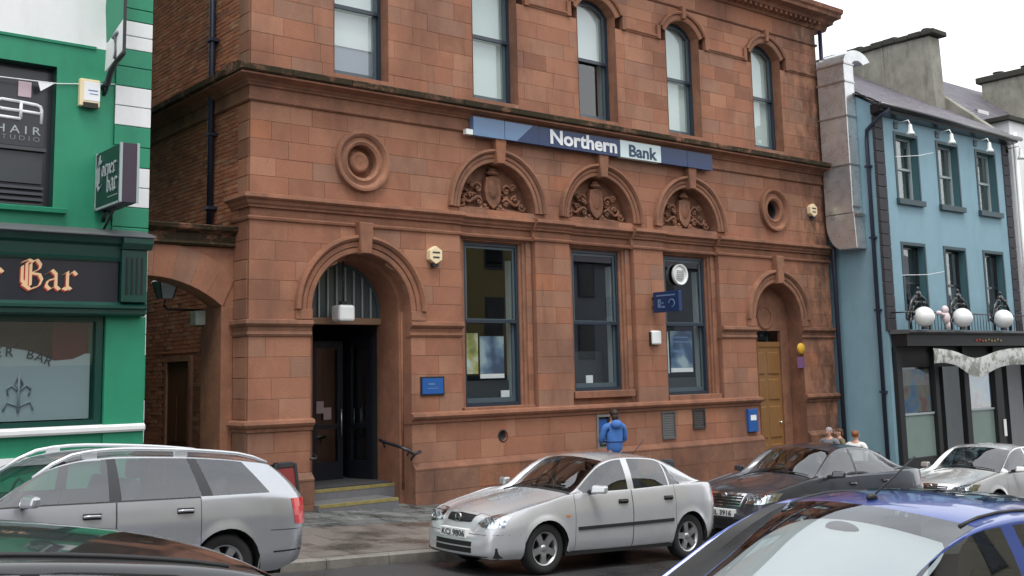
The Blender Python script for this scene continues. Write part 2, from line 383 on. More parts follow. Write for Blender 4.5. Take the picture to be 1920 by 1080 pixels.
for r in range(4):
    y1 = -1.75-.59*r; y0 = y1-.59 if r < 3 else KY+.165
    x = -4+.3*(r % 2)
    while x < 34:
        w = random.choice((.6, .75, .9))
        if 4.6 < x < 15 and nsl < 120: slab(x, x+w, y0, y1).build('paving_slab', M['slab'], pv); nsl += 1
        else: rest.add(*(lambda s: (s.v, s.f))(slab(x, x+w, y0, y1)))
        x += w
o = rest.build('paving_slab', M['slab'], pv); o['kind'] = 'stuff'
st = MB()
for r in range(9):
    y1 = .3-.228*r; x = -2+.1*(r % 2)
    while x < 26:
        w = random.uniform(.22, .38); s = slab(x, x+w, y1-.228, y1, .03, .008); st.add(s.v, s.f); x += w
o = st.build('stone_sett', M['sett'], pv); o['kind'] = 'stuff'
kb = thing('kerb', None, None); kb['kind'] = 'structure'; x = -4.0; krest = MB()
while x < 60:
    w = .92; xm = x+w/2; a = MB(); y0, y1 = KY-.0, KY+.16
    vs = []
    for (yy, zz, xx) in [(y0, -.25, 0), (y1, -.25, 0), (y1, 0, 0), (y0+.02, 0, 0), (y0, -.02, 0)]:
        for e in (x+.004, x+w-.004): vs.append((e, yy, (pav(e, KY)+.004+zz)))
    fs = [(i*2, (i+1) % 5*2, (i+1) % 5*2+1, i*2+1) for i in range(5)]+[tuple(range(0, 10, 2)), tuple(range(9, 0, -2))]
    if 4 < x < 24: a.add(vs, fs).build('kerb_stone', M['kerb'], kb)
    else: krest.add(vs, fs)
    x += w
krest.build('kerb_stone', M['kerb'], kb)['kind'] = 'stuff'

# ------------------------------------------------------------------ the bank
bank = thing('bank_building', 'red sandstone bank with arched entrance, tall sash windows and carved lunettes', 'bank')
def prt(mb, name, mat, parent=None, bevel=0): return mb.build(name, mat, parent or bank, bevel)
def occ(op, x):
    """z range an opening takes at x, or None"""
    t = op[0]
    if t == 'rect': return (op[3], op[4]) if op[1] < x < op[2] else None
    if t == 'arch':
        _, cx, r, zc, z0 = op
        return (z0, zc+math.sqrt(max(r*r-(x-cx)**2, 0))) if abs(x-cx) < r else None
    if t == 'circle':
        _, cx, cz, r = op
        if abs(x-cx) >= r: return None
        h = math.sqrt(r*r-(x-cx)**2); return (cz-h, cz+h)
    if t == 'seg':
        _, cx, hw, R, cz, z0 = op
        return (z0, cz+math.sqrt(R*R-(x-cx)**2)) if abs(x-cx) < hw else None
def edges(op):
    if op[0] == 'rect': return [op[1], op[2]]
    if op[0] == 'seg': return [op[1]+op[2]*t for t in (-1, -.6, -.25, 0, .25, .6, 1)]
    cx = op[1]; r = op[3] if op[0] == 'circle' else op[2]
    return [cx+r*math.sin(math.radians(a)) for a in range(-90, 91, 15)]
def clip(x0, x1, z0, z1, ops):
    """polygons (x,z) left of the rectangle after the openings are cut away"""
    ops = [o for o in ops if min(edges(o)) < x1 and max(edges(o)) > x0]
    xs = {x0, x1}
    for o in ops:
        for e in edges(o):
            if x0 < e < x1: xs.add(e)
    xs = sorted(xs); runs = []; live = []
    for a, b in zip(xs[:-1], xs[1:]):
        if b-a < 1e-4: continue
        mid = (a+b)/2; iv = [(z0, z1, None, None)]
        for o in ops:
            q = occ(o, mid)
            if not q: continue
            nv = []
            for lo, hi, lo_o, hi_o in iv:
                if q[1] <= lo or q[0] >= hi: nv.append((lo, hi, lo_o, hi_o)); continue
                if q[0] > lo: nv.append((lo, q[0], lo_o, o))
                if q[1] < hi: nv.append((q[1], hi, o, hi_o))
            iv = nv
        def val(o, x, which, d):
            if o is None: return d
            e = 1e-5 if x == a else -1e-5
            q = occ(o, x+e) or occ(o, mid); return min(max(q[which], z0), z1)
        new = []
        for lo, hi, lo_o, hi_o in iv:
            pa = (a, val(lo_o, a, 1, lo), val(hi_o, a, 0, hi)); pb = (b, val(lo_o, b, 1, lo), val(hi_o, b, 0, hi))
            for L in live:
                q = L[-1]
                if abs(q[1]-pa[1]) < .02 and abs(q[2]-pa[2]) < .02 and q[0] == a and L not in new:
                    L.append(pb); new.append(L); break
            else:
                L = [pa, pb]; runs.append(L); new.append(L)
        live = new
    polys = []
    for L in runs:
        lo = [(x, l) for x, l, h in L]; hi = [(x, h) for x, l, h in L]
        p = lo+hi[::-1]; q = []
        for v in p:
            if not q or abs(q[-1][0]-v[0])+abs(q[-1][1]-v[1]) > 1e-4: q.append(v)
        if len(q) > 2 and abs(q[0][0]-q[-1][0])+abs(q[0][1]-q[-1][1]) < 1e-4: q.pop()
        ar = abs(sum(q[i][0]*q[(i+1) % len(q)][1]-q[(i+1) % len(q)][0]*q[i][1] for i in range(len(q))))/2
        if ar > .004 and len(q) > 2: polys.append((q, ar))
    return polys
STONES = []        # (apparent size, polygon, y, material key)
def backing(x0, x1, z0, z1, y, ops, t=.25):
    mb = MB(); e = .014
    def grow(o):
        return {'rect': lambda: ('rect', o[1]-e, o[2]+e, o[3]-e, o[4]+e), 'arch': lambda: ('arch', o[1], o[2]+e, o[3], o[4]-e), 'circle': lambda: ('circle', o[1], o[2], o[3]+e), 'seg': lambda: ('seg', o[1], o[2]+e, o[3]+e, o[4], o[5]-e)}[o[0]]()
    for q, _ in clip(x0+e, x1-e, z0, z1, [grow(o) for o in ops]): mb.prism(q, y+.02, y+.02+t)
    return mb
def ashlar(x0, x1, z0, z1, y, ops=(), rows=4, lens=(.55, .7, .85, 1.0), mat='stone', t=.07, back=True):
    ops = list(ops); h = (z1-z0)/rows; g = .002
    if back: prt(backing(x0, x1, z0, z1, y, ops), 'wall_core', M['mortar'])
    for r in range(rows):
        x = x0; first = True
        while x < x1-1e-3:
            w = random.choice(lens)
            if first and r % 2: w *= .55
            if x1-(x+w) < .28: w = x1-x
            first = False
            for q, ar in clip(x+g, x+w-g, z0+r*h+g, z0+(r+1)*h-g, ops):
                STONES.append((ar/((x*x+16.5**2)**1.0)*16.5*(1 if 3 < z0 < 9 else .95), q, y, mat, t))
            x += w
def stone_prism(q, y, t, c=.0025):
    n = len(q); cx = sum(p[0] for p in q)/n; cz = sum(p[1] for p in q)/n; mb = MB(); y += random.uniform(-.0025, .0025)
    inn = []
    for x, z in q:
        dx, dz = x-cx, z-cz; inn.append((x-(c if dx > 0 else -c), z-(c if dz > 0 else -c)))
    vs = [(x, y, z) for x, z in inn]+[(x, y+c, z) for x, z in q]+[(x, y+t, z) for x, z in q]
    fs = [tuple(range(n))]+[(i, i+n, (i+1) % n+n, (i+1) % n) for i in range(n)]+[(i+n, i+2*n, (i+1) % n+2*n, (i+1) % n+n) for i in range(n)]
    return mb.add(vs, fs)
BX0, BX1 = 7.95, 23.93
D1, D2 = 10.09, 21.74            # door arch centres
WC = (13.16, 15.94, 18.71)       # ground floor windows
REC = [(c-.93, c+.93) for c in WC]
UC = (10.10, 13.18, 15.98, 18.72, 21.78)
door1 = ('arch', D1, 1.0, 3.42, -1); door2 = ('arch', D2, .88, 3.42, -1)
# plinth: battered base, each course follows the street
PL = 1.5
ashlar(BX0-.1, BX1, -.9, .60, -.12, [('rect', D1-1.0, D1+1.0, -2, 2), ('rect', D2-.88, D2+.88, -2, 2)], 4, (.8, 1.0, 1.2), 'stone_plinth', .12)
for a, b in ((BX0-.1, D1-1.0), (D1+1.0, D2-.88), (D2+.88, BX1+.02)):
    prt(MB().extr([(.0, .60), (-.125, .60), (-.125, .63), (-.02, .73), (.0, .73)], a, b), 'plinth_weathering', M['stone_plinth'])
holeA = ('circle', 13.17, 1.11, .10)
atm_op = ('rect', 15.60, 16.02, .70, 1.40)
ashlar(BX0, D1-1.0, .73, 1.42, 0, (), 2)
ashlar(D1+1.0, D2-.88, .73, 1.42, 0, [holeA, atm_op], 2)
ashlar(D2+.88, BX1, .73, 1.42, 0, (), 2)
for a, b in ((BX0, D1-1.0), (D2+.88, BX1)):
    ashlar(a, b, 1.60, 2.97, 0, (), 4, (.55, .6, .75))
ashlar(D1+1.0, REC[0][0], 1.60, 2.97, 0, (), 4, (.5, .62)); ashlar(REC[2][1], D2-.88, 1.60, 2.97, 0, (), 4, (.5, .62))
ashlar(BX0, REC[0][0], 3.23, 4.88, 0, [door1], 5); ashlar(REC[2][1], BX1, 3.23, 4.88, 0, [door2], 5)
for a, b in ((REC[0][1], REC[1][0]), (REC[1][1], REC[2][0])): ashlar(a, b, 1.60, 4.88, 0, (), 10, (.93, .93, .93, .46))
wz = ((1.66, 4.80), (1.88, 4.80), (1.72, 4.80))
for i, c in enumerate(WC):
    ashlar(c-.93, c+.93, 1.60, 4.88, .13, [('rect', c-.80, c+.80, wz[i][0]-.1, wz[i][1]+.05)], 10, (.93, .62))
    # moulded stone surround stepping in to the sash
    s = MB(); z0, z1 = wz[i]
    for hw0, hw1, y0, y1, dz in ((.80, .73, .17, .42, .07), (.74, .68, .22, .42, .035)):
        s.box(c-hw0, c-hw1, y0, y1, z0-.1, z1+dz-.02); s.box(c+hw1, c+hw0, y0, y1, z0-.1, z1+dz-.02)
        s.box(c-hw1, c+hw1, y0, y1, z1, z1+dz-.02+.0) if dz < .05 else s.box(c-hw1, c+hw1, y0, y1, z1+.02, z1+dz-.02)
    prt(s, 'window_surround', M['stone_mould'], bevel=.008)
    prt(MB().box(c-.86, c+.86, .02, .45, z0-.14, z0), 'window_sill', M['stone_mould'], bevel=.01)
# middle storey of lunettes, upper storey
lun = [('arch', c, .93, 5.42, 5.42) for c in WC]
rnd1, rnd2 = ('circle', 10.09, 6.06, .50), ('circle', 21.77, 6.09, .46)
ashlar(BX0, BX1, 5.31, 6.88, 0, lun+[rnd1, rnd2], 5, (.7, .85, 1.0, 1.15))
uo = [('seg', c, .57, .668, 9.632, 7.60) for c in UC]
ashlar(BX0, BX1, 7.42, 9.72, 0, uo, 7, (.6, .75, .9)); ashlar(BX0, BX1, 9.80, 10.58, 0, [('seg', c, .80, .86, 9.632, 7) for c in UC], 3, (.7, .9, 1.1)); ashlar(BX0, BX1, 10.64, 11.05, 0, (), 1, (.9, 1.1))
STONES.sort(key=lambda s: -s[0])
for a in STONES[:300]: prt(stone_prism(a[1], a[2], a[4]), 'ashlar_block', M[a[3]])
for key in ('stone', 'stone_plinth'):
    mb = MB()
    for a in STONES[300:]:
        if a[3] == key: s = stone_prism(a[1], a[2], a[4]); mb.add(s.v, s.f)
    if mb.v: prt(mb, 'ashlar_block', M[key])['kind'] = 'stuff'

def band(name, prof, segs, mat='stone_mould'):
    """one moulded course; segs = (x0, x1, plane, end returns)"""
    for x0, x1, yo in segs: prt(MB().extr([(y+yo, z) for y, z in prof], x0, x1), name, M[mat])
e = .13
segs_sc = [(REC[0][0]+.04, REC[0][1]-.04, e-.04), (REC[0][1]-.04, REC[1][0]+.04, 0), (REC[1][0]+.04, REC[1][1]-.04, e-.04), (REC[1][1]-.04, REC[2][0]+.04, 0), (REC[2][0]+.04, REC[2][1]-.04, e-.04), (REC[2][1]-.04, BX1+.06, 0)]
scp = [(.25, 5.31), (-.02, 5.33), (-.15, 5.30), (-.16, 5.24), (-.13, 5.215), (-.09, 5.20), (-.07, 5.15), (-.035, 5.12), (-.03, 5.09), (.02, 5.085), (.02, 4.95), (-.03, 4.945), (-.045, 4.92), (-.035, 4.885), (.0, 4.87), (.25, 4.87)]
band('string_course', scp, segs_sc)
imp = [(.12, 3.245), (-.02, 3.245), (-.085, 3.23), (-.09, 3.17), (-.065, 3.14), (-.02, 3.11), (-.012, 3.05), (-.03, 3.04), (-.04, 3.0), (-.02, 2.965), (.12, 2.965)]
band('impost_band', imp, [(D1+.98, REC[0][0]+.02, 0), (REC[2][1]-.02, D2-.87, 0), (D2+.87, BX1+.05, 0)])
sil = [(.2, 1.61), (.0, 1.615), (-.10, 1.59), (-.115, 1.54), (-.09, 1.50), (-.04, 1.47), (-.03, 1.42), (.2, 1.42)]
band('sill_band', sil, [(D1+.98, D2-.87, 0), (D2+.87, BX1+.06, 0)])
band('upper_band', [(.1, 9.805), (-.05, 9.80), (-.055, 9.765), (-.03, 9.74), (-.02, 9.715), (.1, 9.715)], [(a, b, 0) for a, b in [(BX0, UC[0]-.86)]+[(UC[i]+.86, UC[i+1]-.86) for i in range(4)]+[(UC[4]+.86, BX1+.03)]])
band('frieze_bead', [(.1, 10.645), (-.045, 10.64), (-.05, 10.61), (-.02, 10.585), (.1, 10.58)], [(BX0-.03, BX1+.03, 0)])
# architrave, frieze and cornice over the ground floor (returns along the side wall)
arch_p = [(.25, 6.875), (-.03, 6.875), (-.06, 6.895), (-.065, 6.94), (-.04, 6.96), (-.03, 7.12), (-.08, 7.135), (-.10, 7.17), (.25, 7.17)]
cor_p = [(.25, 7.17), (-.12, 7.17), (-.15, 7.21), (-.24, 7.235), (-.32, 7.25), (-.325, 7.31), (-.35, 7.325), (-.36, 7.375), (-.33, 7.39), (-.02, 7.44), (.25, 7.44)]
def side_extr(prof, y0, y1, x=BX0): return MB().extr([(x+p, z) for p, z in prof], y0, y1, 'y')
def mitred(prof, name, mat, y_end, xr=.04, x_end=None):
    """profile run round the left corner of the building with a mitre"""
    mb = MB(); n = len(prof); xe = x_end or BX1+xr
    vs = [(xe, y, z) for y, z in prof]+[(BX0+min(y, .25), y, z) for y, z in prof]+[(BX0+min(y, .25), y_end, z) for y, z in prof]
    fs = []
    for k in (0, n):
        fs += [(k+i, k+(i+1) % n, k+(i+1) % n+n, k+i+n) for i in range(n)]
    fs += [tuple(range(n)), tuple(range(3*n-1, 2*n-1, -1))]
    return prt(mb.add(vs, fs), name, M[mat])
mitred(scp, 'string_course', 'stone_mould', .66, x_end=REC[0][0]+.04); mitred(imp, 'impost_band', 'stone_mould', 1.38, x_end=D1-1.0); mitred(sil, 'sill_band', 'stone_mould', 1.38, x_end=D1-.98)
mitred(arch_p, 'architrave', 'stone_mould', 9.0)
mitred(cor_p[:5]+[(-.31, 7.285), (.25, 7.285)], 'cornice', 'stone_mould', 9.0)
# top bed of the cornice, separate weathered stones
x = BX0-.36; topst = []
while x < BX1+.05:
    w = min(random.choice((.95, 1.15, 1.3)), BX1+.05-x); mb = MB()
    jj = random.uniform(-.012, .008); mb.extr([(.2, 7.29), (-.33+jj, 7.29), (-.365+jj, 7.31), (-.375+jj, 7.40), (-.34, 7.42), (-.02, 7.475), (.2, 7.475)], x+.005, x+w-.005)
    prt(mb, 'cornice_block', M['stone_moss']); x += w
y = .2
while y < 8.8: prt(side_extr([(.2, 7.29), (-.33, 7.29), (-.365, 7.31), (-.375, 7.40), (-.34, 7.42), (-.02, 7.475), (.2, 7.475)], y+.004, y+1.19), 'cornice_block', M['stone_moss']); y += 1.2
# eaves cornice
ev = [(.3, 11.05), (-.05, 11.05), (-.09, 11.10), (-.12, 11.16), (-.30, 11.18), (-.30, 11.22), (-.34, 11.26), (-.55, 11.28), (-.56, 11.36), (-.62, 11.40), (-.64, 11.50), (.3, 11.60)]
def eav(p): return [(y, z) for y, z in p]
mitred(eav(ev), 'eaves_cornice', 'stone_mould', 9.0, xr=.42)
dn = MB()
x = BX0
while x < BX1: dn.box(x, x+.09, -.27, -.1, 11.10, 11.178); x += .2
o = prt(dn, 'dentil', M['stone_mould']); o['kind'] = 'stuff'
prt(MB().add([(BX0-.5, -.5, 11.56), (BX1+.3, -.5, 11.56), (BX1+.3, 9, 15), (BX0-.5, 9, 15)], [(0, 1, 2, 3)]), 'roof', M['slate'])
# archivolts and keystones
def archivolt(cx, zc, r0, r1, n=36, y=0, a0=0, a1=180):
    d = (r1-r0)/4
    pr = [(r0, y+.1), (r0, y-.03), (r0+d*.25, y-.045), (r0+d*1.2, y-.045), (r0+d*1.35, y-.02), (r0+d*1.5, y-.055), (r0+d*2.4, y-.065), (r0+d*2.55, y-.04), (r0+d*2.8, y-.085), (r0+d*3.3, y-.12), (r0+d*3.9, y-.11), (r1, y-.07), (r1, y+.1)]
    return prt(MB().ring(cx, zc, pr, a0, a1, n), 'archivolt', M['stone_mould'])
def keystone(cx, z0, z1, w0, w1, y=-.14):
    q = [(cx-w0/2, z0), (cx+w0/2, z0), (cx+w1/2, z1), (cx-w1/2, z1)]; mb = MB()
    i = [(cx-w0/2+.015, z0+.015), (cx+w0/2-.015, z0+.015), (cx+w1/2-.015, z1-.015), (cx-w1/2+.015, z1-.015)]
    mb.add([(x, y, z) for x, z in i]+[(x, y+.02, z) for x, z in q]+[(x, .1, z) for x, z in q], [(0, 1, 2, 3)]+[(j, j+4, (j+1) % 4+4, (j+1) % 4) for j in range(4)]+[(j+4, j+8, (j+1) % 4+8, (j+1) % 4+4) for j in range(4)])
    return prt(mb, 'keystone', M['stone_mould'])
archivolt(D1, 3.42, 1.0, 1.32); archivolt(D2, 3.42, .88, 1.2)
for c in (D1, D2): keystone(c, 3.42+(.98 if c == D1 else .86), 4.95, .21, .29, -.17)
for a, b in ((D1-1.31, D1-1.0), (D1+1.0, D1+1.31), (D2-1.19, D2-.88), (D2+.88, D2+1.19)): prt(MB().box(a, b, -.06, .1, 3.248, 3.42), 'archivolt_foot', M['stone_mould'], bevel=.01)
def lunette(c):
    archivolt(c, 5.42, .93, 1.2)
    prt(MB().box(c-.93, c+.93, .0, .26, 5.31, 5.42), 'lunette_ledge', M['stone_mould'])
    back = MB().add([(c, .26, 5.42)]+[(c+.95*math.cos(PI*i/24), .26, 5.42+.95*math.sin(PI*i/24)) for i in range(25)], [(0, i+1, i+2) for i in range(24)])
    b = prt(back, 'carved_lunette', M['stone_carved'])
    prt(MB().strip([(c+.924*math.cos(PI*i/24), 5.42+.924*math.sin(PI*i/24)) for i in range(25)], -.02, .27), 'lunette_reveal', M['stone_mould'])
    m = MB()
    sh = [(-.17, .66), (-.20, .40), (-.17, .22), (-.09, .12), (0, .06), (.09, .12), (.17, .22), (.20, .40), (.17, .66), (.0, .70)]
    m.prism([(c+x, 5.42+z) for x, z in sh], .13, .25)
    m.ball((c, .17, 5.42+.42), (.15, .08, .22), 12, 8)
    m.ball((c, .16, 5.42+.76), (.14, .09, .05)); m.ball((c, .17, 5.42+.82), (.08, .07, .05))
    for sx in (-1, 1):
        # scrolled foliage: spirals of tubes and lumps
        for (px, pz, R, tw) in ((.36, .44, .13, 1), (.56, .27, .14, -1), (.34, .18, .11, 1), (.74, .14, .10, -1), (.52, .50, .09, 1), (.20, .09, .08, -1)):
            pts = []
            for k in range(13):
                a = tw*k*.55; r = R*(1-k/15)
                pts.append((c+sx*(px+r*math.cos(a)), .19-.003*k, 5.42+pz+r*math.sin(a)))
            m.tube(pts, [.036-.0015*k for k in range(13)], 6)
            m.ball((c+sx*px, .17, 5.42+pz), (.035, .04, .035), 8, 6)
        for k in range(7):
            a = random.uniform(.25, 1.2); rr = random.uniform(.5, .8)
            m.ball((c+sx*rr*math.cos(a), .21, 5.44+rr*math.sin(a)*.72), (.05, .05, .028), 8, 5)
        m.tube([(c+sx*.1, .18, 5.47), (c+sx*.4, .17, 5.445), (c+sx*.85, .2, 5.46)], [.04, .035, .02], 6)
    m.build('carved_relief', M['stone_carved'], b)
    keystone(c, 6.32, 6.90, .19, .30, -.16)
for c in WC: lunette(c)
# roundels
def roundel(c, z, R, inner, glassy):
    pr = [(inner, .2), (inner, -.02), (inner+.05, -.05), (inner+.09, -.03), (R*.78, -.02), (R*.82, -.06), (R*.9, -.10), (R*.98, -.10), (R, -.06), (R, .1)]
    o = prt(MB().ring(c, z, pr, 0, 360, 40), 'roundel', M['stone_mould'])
    if glassy:
        MB().add([(c+inner*math.cos(i*PI/12), .16, z+inner*math.sin(i*PI/12)) for i in range(24)], [tuple(range(24))]).build('pane', M['glass_dark'], o)
        MB().ring(c, z, [(inner-.035, .15), (inner-.035, .11), (inner, .11), (inner, .15)], 0, 360, 28).build('frame', M['navy'], o)
        MB().box(c-.3, c+.3, .6, .62, z-.3, z+.3).build('interior', M['dark_room'], o)
    else:
        MB().lathe([(inner+.02, .17), (inner*.72, .16), (inner*.66, .08), (inner*.5, .03), (inner*.40, .055), (.0, .03)], (c, 0, z), 'y', 32).build('boss', M['stone_mould'], o)
roundel(10.09, 6.06, .55, .30, False); roundel(21.77, 6.09, .53, .24, True)

# sash windows
def sash_window(c, hw, z0, z1, zm, y, seg=None, blind=None, blind_z=None, curtains=True):
    def top(x): return z1 if not seg else seg[1]+math.sqrt(seg[0]**2-(x-c)**2)
    def frame_poly(a, lo, d):       # outline of half width a, from lo up to the head lowered by d
        if not seg: return [(c-a, lo), (c+a, lo), (c+a, z1-d), (c-a, z1-d)]
        return [(c-a, lo), (c+a, lo)]+[(c+a*t, min(top(c+a*t)-d, top(c+a*t))) for t in (1, .8, .55, .3, 0, -.3, -.55, -.8, -1)]
    def hoop(mb, a0, a1, lo0, lo1, d0, d1, y0, y1):
        A, B = frame_poly(a0, lo0, d0), frame_poly(a1, lo1, d1); n = len(A)
        vs = [(x, y0, z) for x, z in A]+[(x, y0, z) for x, z in B]+[(x, y1, z) for x, z in A]+[(x, y1, z) for x, z in B]
        fs = []
        for i in range(n):
            j = (i+1) % n; fs += [(i, j, n+j, n+i), (n+i, n+j, 3*n+j, 3*n+i), (2*n+i, 2*n+j, j, i), (3*n+i, 3*n+j, 2*n+j, 2*n+i)]
        mb.add(vs, fs)
    fr = MB(); hoop(fr, hw+.01, hw-.06, z0-.0, z0+.07, 0, .06, y, y+.12)
    w = prt(fr, 'sash_window', M['navy'])
    up = MB(); hw2 = hw-.062
    A = MB(); hoop(A, hw2, hw2-.05, zm+.002, zm+.052, .062, .11, y+.03, y+.07); A.build('upper_sash', M['sash_grey'], w)
    B = MB(); a, b = hw2, hw2-.055
    B.box(c-a, c-b, y+.075, y+.115, z0+.072, zm+.04).box(c+b, c+a, y+.075, y+.115, z0+.072, zm+.04).box(c-b, c+b, y+.075, y+.115, z0+.072, z0+.16).box(c-b, c+b, y+.075, y+.115, zm-.01, zm+.04)
    B.build('lower_sash', M['sash_grey'], w)
    MB().box(c+hw-.115, c+hw-.07, y+.12, y+.26, z0+.08, z1-.30).build('shutter_lining', M['pale_sash'], w)
    MB().box(c-hw2, c+hw2, y+.005, y+.035, zm-.03, zm+.035).build('meeting_rail', M['navy'], w)
    g = frame_poly(hw2-.045, zm+.05, .11); MB().add([(x, y+.05, z) for x, z in g], [tuple(range(len(g)))]).build('pane', M['glass'], w)
    MB().add([(c-b, y+.095, z0+.16), (c+b, y+.095, z0+.16), (c+b, y+.095, zm-.01), (c-b, y+.095, zm-.01)], [(0, 1, 2, 3)]).build('pane', M['glass'], w)
    if blind:
        q = frame_poly(hw-.05, blind_z, .02); MB().prism(q, y+.17, y+.175).build('blind', M[blind], w)
    return w
for c, (z0, z1) in zip(WC, wz): sash_window(c, .68, z0, z1, 3.28, .26)
bl = (8.25, 7.66, 8.95, 7.66, 7.66)
for i, c in enumerate(UC):
    sash_window(c, .57, 7.60, 10.3, 8.93, .24, (.668, 9.632), 'blind' if i in (0, 2) else 'blind_green', bl[i])
    prt(MB().strip([(c-.562, 7.6)]+[(c-.562*t, 9.624+math.sqrt(.668**2-(.562*t)**2)) for t in (1, .75, .5, .25, 0, -.25, -.5, -.75, -1)]+[(c+.562, 7.6)], -.01, .27), 'window_reveal', M['stone_mould'])
    prt(MB().box(c-.57, c+.57, -.0, .28, 7.45, 7.60), 'window_sill', M['stone_mould'])
    pr = [(.66, .06), (.66, -.02), (.70, -.035), (.79, -.035), (.80, -.015), (.80, -.075), (.84, -.095), (.87, -.08), (.87, .06)]
    prt(MB().ring(c, 9.632, pr, 90-62, 90+62, 24), 'window_hood', M['stone_mould'])
    for a in (-.87, .76): prt(MB().box(c+a, c+a+.11, -.06, .05, 9.715, 10.04), 'hood_stop', M['stone_mould'], bevel=.01)
    keystone(c, 10.32, 10.62, .10, .15, -.12)
MB().box(UC[0]-.5, UC[0]+.5, .43, .44, 7.62, 8.27).build('sky_reflection_panel', flat('painted_sky_reflection', (.30,.34,.40), .7), bank)  # grey-blue panel: sky reflection of the lower pane, put in as colour
# interiors
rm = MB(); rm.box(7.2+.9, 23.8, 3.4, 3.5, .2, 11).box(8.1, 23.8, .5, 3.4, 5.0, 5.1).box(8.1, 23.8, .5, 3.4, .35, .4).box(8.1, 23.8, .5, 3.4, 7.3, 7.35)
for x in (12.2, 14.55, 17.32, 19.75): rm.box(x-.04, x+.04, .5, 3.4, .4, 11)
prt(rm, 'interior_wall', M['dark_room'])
prt(MB().box(8.1, 23.85, 5.9, 6, -.5, 11.4).box(23.6, 23.93, .1, 9, -1, 11.3), 'rear_wall', M['mortar'])
# window displays
P = {}
k = N('poster_print'); v = k.pos(); P['blue'] = k.bsdf(k.ramp(k.noise(2.2, 2, .5, v), [(.4, (.03,.07,.16)), (.52, (.12,.22,.34)), (.62, (.35,.45,.5))]), .5)
k = N('green_poster_print'); P['green'] = k.bsdf(k.ramp(k.noise(3.0, 2, .5, k.pos()), [(.38, (.16,.2,.06)), (.5, (.38,.36,.12)), (.62, (.62,.68,.62))]), .5)
def display(c, items, name='window_poster'):
    for (x0, x1, z0, z1, m) in items: prt(MB().box(x0, x1, .40, .415, z0, z1), name, m)
display(WC[0], [(12.55, 12.92, 2.28, 3.06, P['green']), (12.97, 13.56, 2.28, 3.0, P['blue']), (12.97, 13.56, 2.19, 2.275, M['letter_white']), (13.47, 13.68, 1.79, 1.95, M['letter_white']), (12.54, 12.60, 1.8, 2.2, M['letter_white'])])
display(WC[1], [(15.74, 15.93, 2.04, 2.2, M['letter_white'])])
display(WC[2], [(18.12, 18.28, 2.2, 3.12, M['sign_white']), (18.34, 19.06, 2.32, 3.14, P['blue']), (18.34, 19.06, 2.22, 2.315, M['letter_white'])])
for a in ((12.6, 13.7, .45, .5, 1.75, 2.15), (18.2, 19.2, .45, .5, 1.8, 2.1), (15.4, 16.5, .7, .75, 1.98, 2.7)): prt(MB().box(*a), 'display_board', M['letter_dark'])
for w_, z, h_ in ((.5, 2.98, .035), (.55, 2.88, .03), (.3, 2.66, .05)): prt(MB().box(18.42, 18.42+w_, .396, .40, z, z+h_), 'poster_line', M['sign_pale_blue'])
MB().lathe([(.0, -.02), (.14, -.02), (.14, .0), (.20, .0), (.20, -.03), (.235, -.05), (.235, .02)], (18.56, .24, 4.40), 'y', 28).build('extractor_fan', M['white_plastic'], bank)
g = MB()
for i in range(5): g.box(18.44, 18.68, .205, .215, 4.30+.045*i, 4.315+.045*i)
o = prt(g, 'fan_grille', M['steel'])

# entrance 1: deep round-headed porch
def arch_pts(c, r, zc, zb, n=28):
    r -= .006
    return [(c-r, zb)]+[(c-r*math.cos(PI*i/n), zc+r*math.sin(PI*i/n)) for i in range(n+1)]+[(c+r, zb)]
prt(MB().strip(arch_pts(D1, 1.0, 3.42, -.2), -.03, .27), 'porch_reveal', M['stone_mould'])
rr = MB(); A = arch_pts(D1, 1.0, 3.42, -.2); B = arch_pts(D1, .92, 3.42, -.2); n = len(A)
rr.add([(x, .25, z) for x, z in A]+[(x, .25, z) for x, z in B], [(i, i+1, n+i+1, n+i) for i in range(n-1)])
rr.strip(B, .25, .98); prt(rr, 'porch_lining', M['stone_mould'])
rollm = MB(); 
for sx in (-1, 1): prt(MB().tube([(D1+sx*.975, .235, .3), (D1+sx*.975, .235, 3.42)], .02, 8), 'jamb_roll', M['stone_mould'])
prt(MB().box(D1-.93, D1+.93, .84, 1.0, 3.22, 3.34), 'transom', flat('buff_transom_stone', (.33,.20,.12), .7, grain=.2), bevel=.012)
fl = prt(MB().ring(D1, 3.42, [(.86, .86), (.86, .95), (.93, .95), (.93, .86)], 0, 180, 28).box(D1-.93, D1-.86, .86, .95, 3.34, 3.42).box(D1+.86, D1+.93, .86, .95, 3.34, 3.42), 'fanlight', M['sash_grey'])
for i in range(9):
    x = D1-.72+.18*i; MB().box(x-.014, x+.014, .87, .90, 3.34, 3.42+math.sqrt(.87**2-(x-D1)**2)).build('glazing_bar', M['pale_sash'], fl)
MB().add([(D1+.87*math.cos(PI*i/20), .92, 3.42+.87*math.sin(PI*i/20)) for i in range(21)]+[(D1-.87, .92, 3.34), (D1+.87, .92, 3.34)], [tuple(range(23))]).build('pane', flat('dusty_fanlight_glass', (.10,.125,.13), .25, coat=.5, grain=.3, gs=4), fl)
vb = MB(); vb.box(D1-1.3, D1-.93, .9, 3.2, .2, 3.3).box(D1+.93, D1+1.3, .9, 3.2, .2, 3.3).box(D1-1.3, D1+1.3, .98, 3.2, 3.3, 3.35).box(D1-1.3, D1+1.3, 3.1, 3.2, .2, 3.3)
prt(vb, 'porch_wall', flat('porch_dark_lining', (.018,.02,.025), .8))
prt(MB().box(D1-.93, D1+.93, .42, 3.2, .1, .375), 'porch_floor', M['step'])
prt(MB().box(D1-.995, D1+.56, -.26, .44, -.1, .20), 'step', M['step'], bevel=.01)
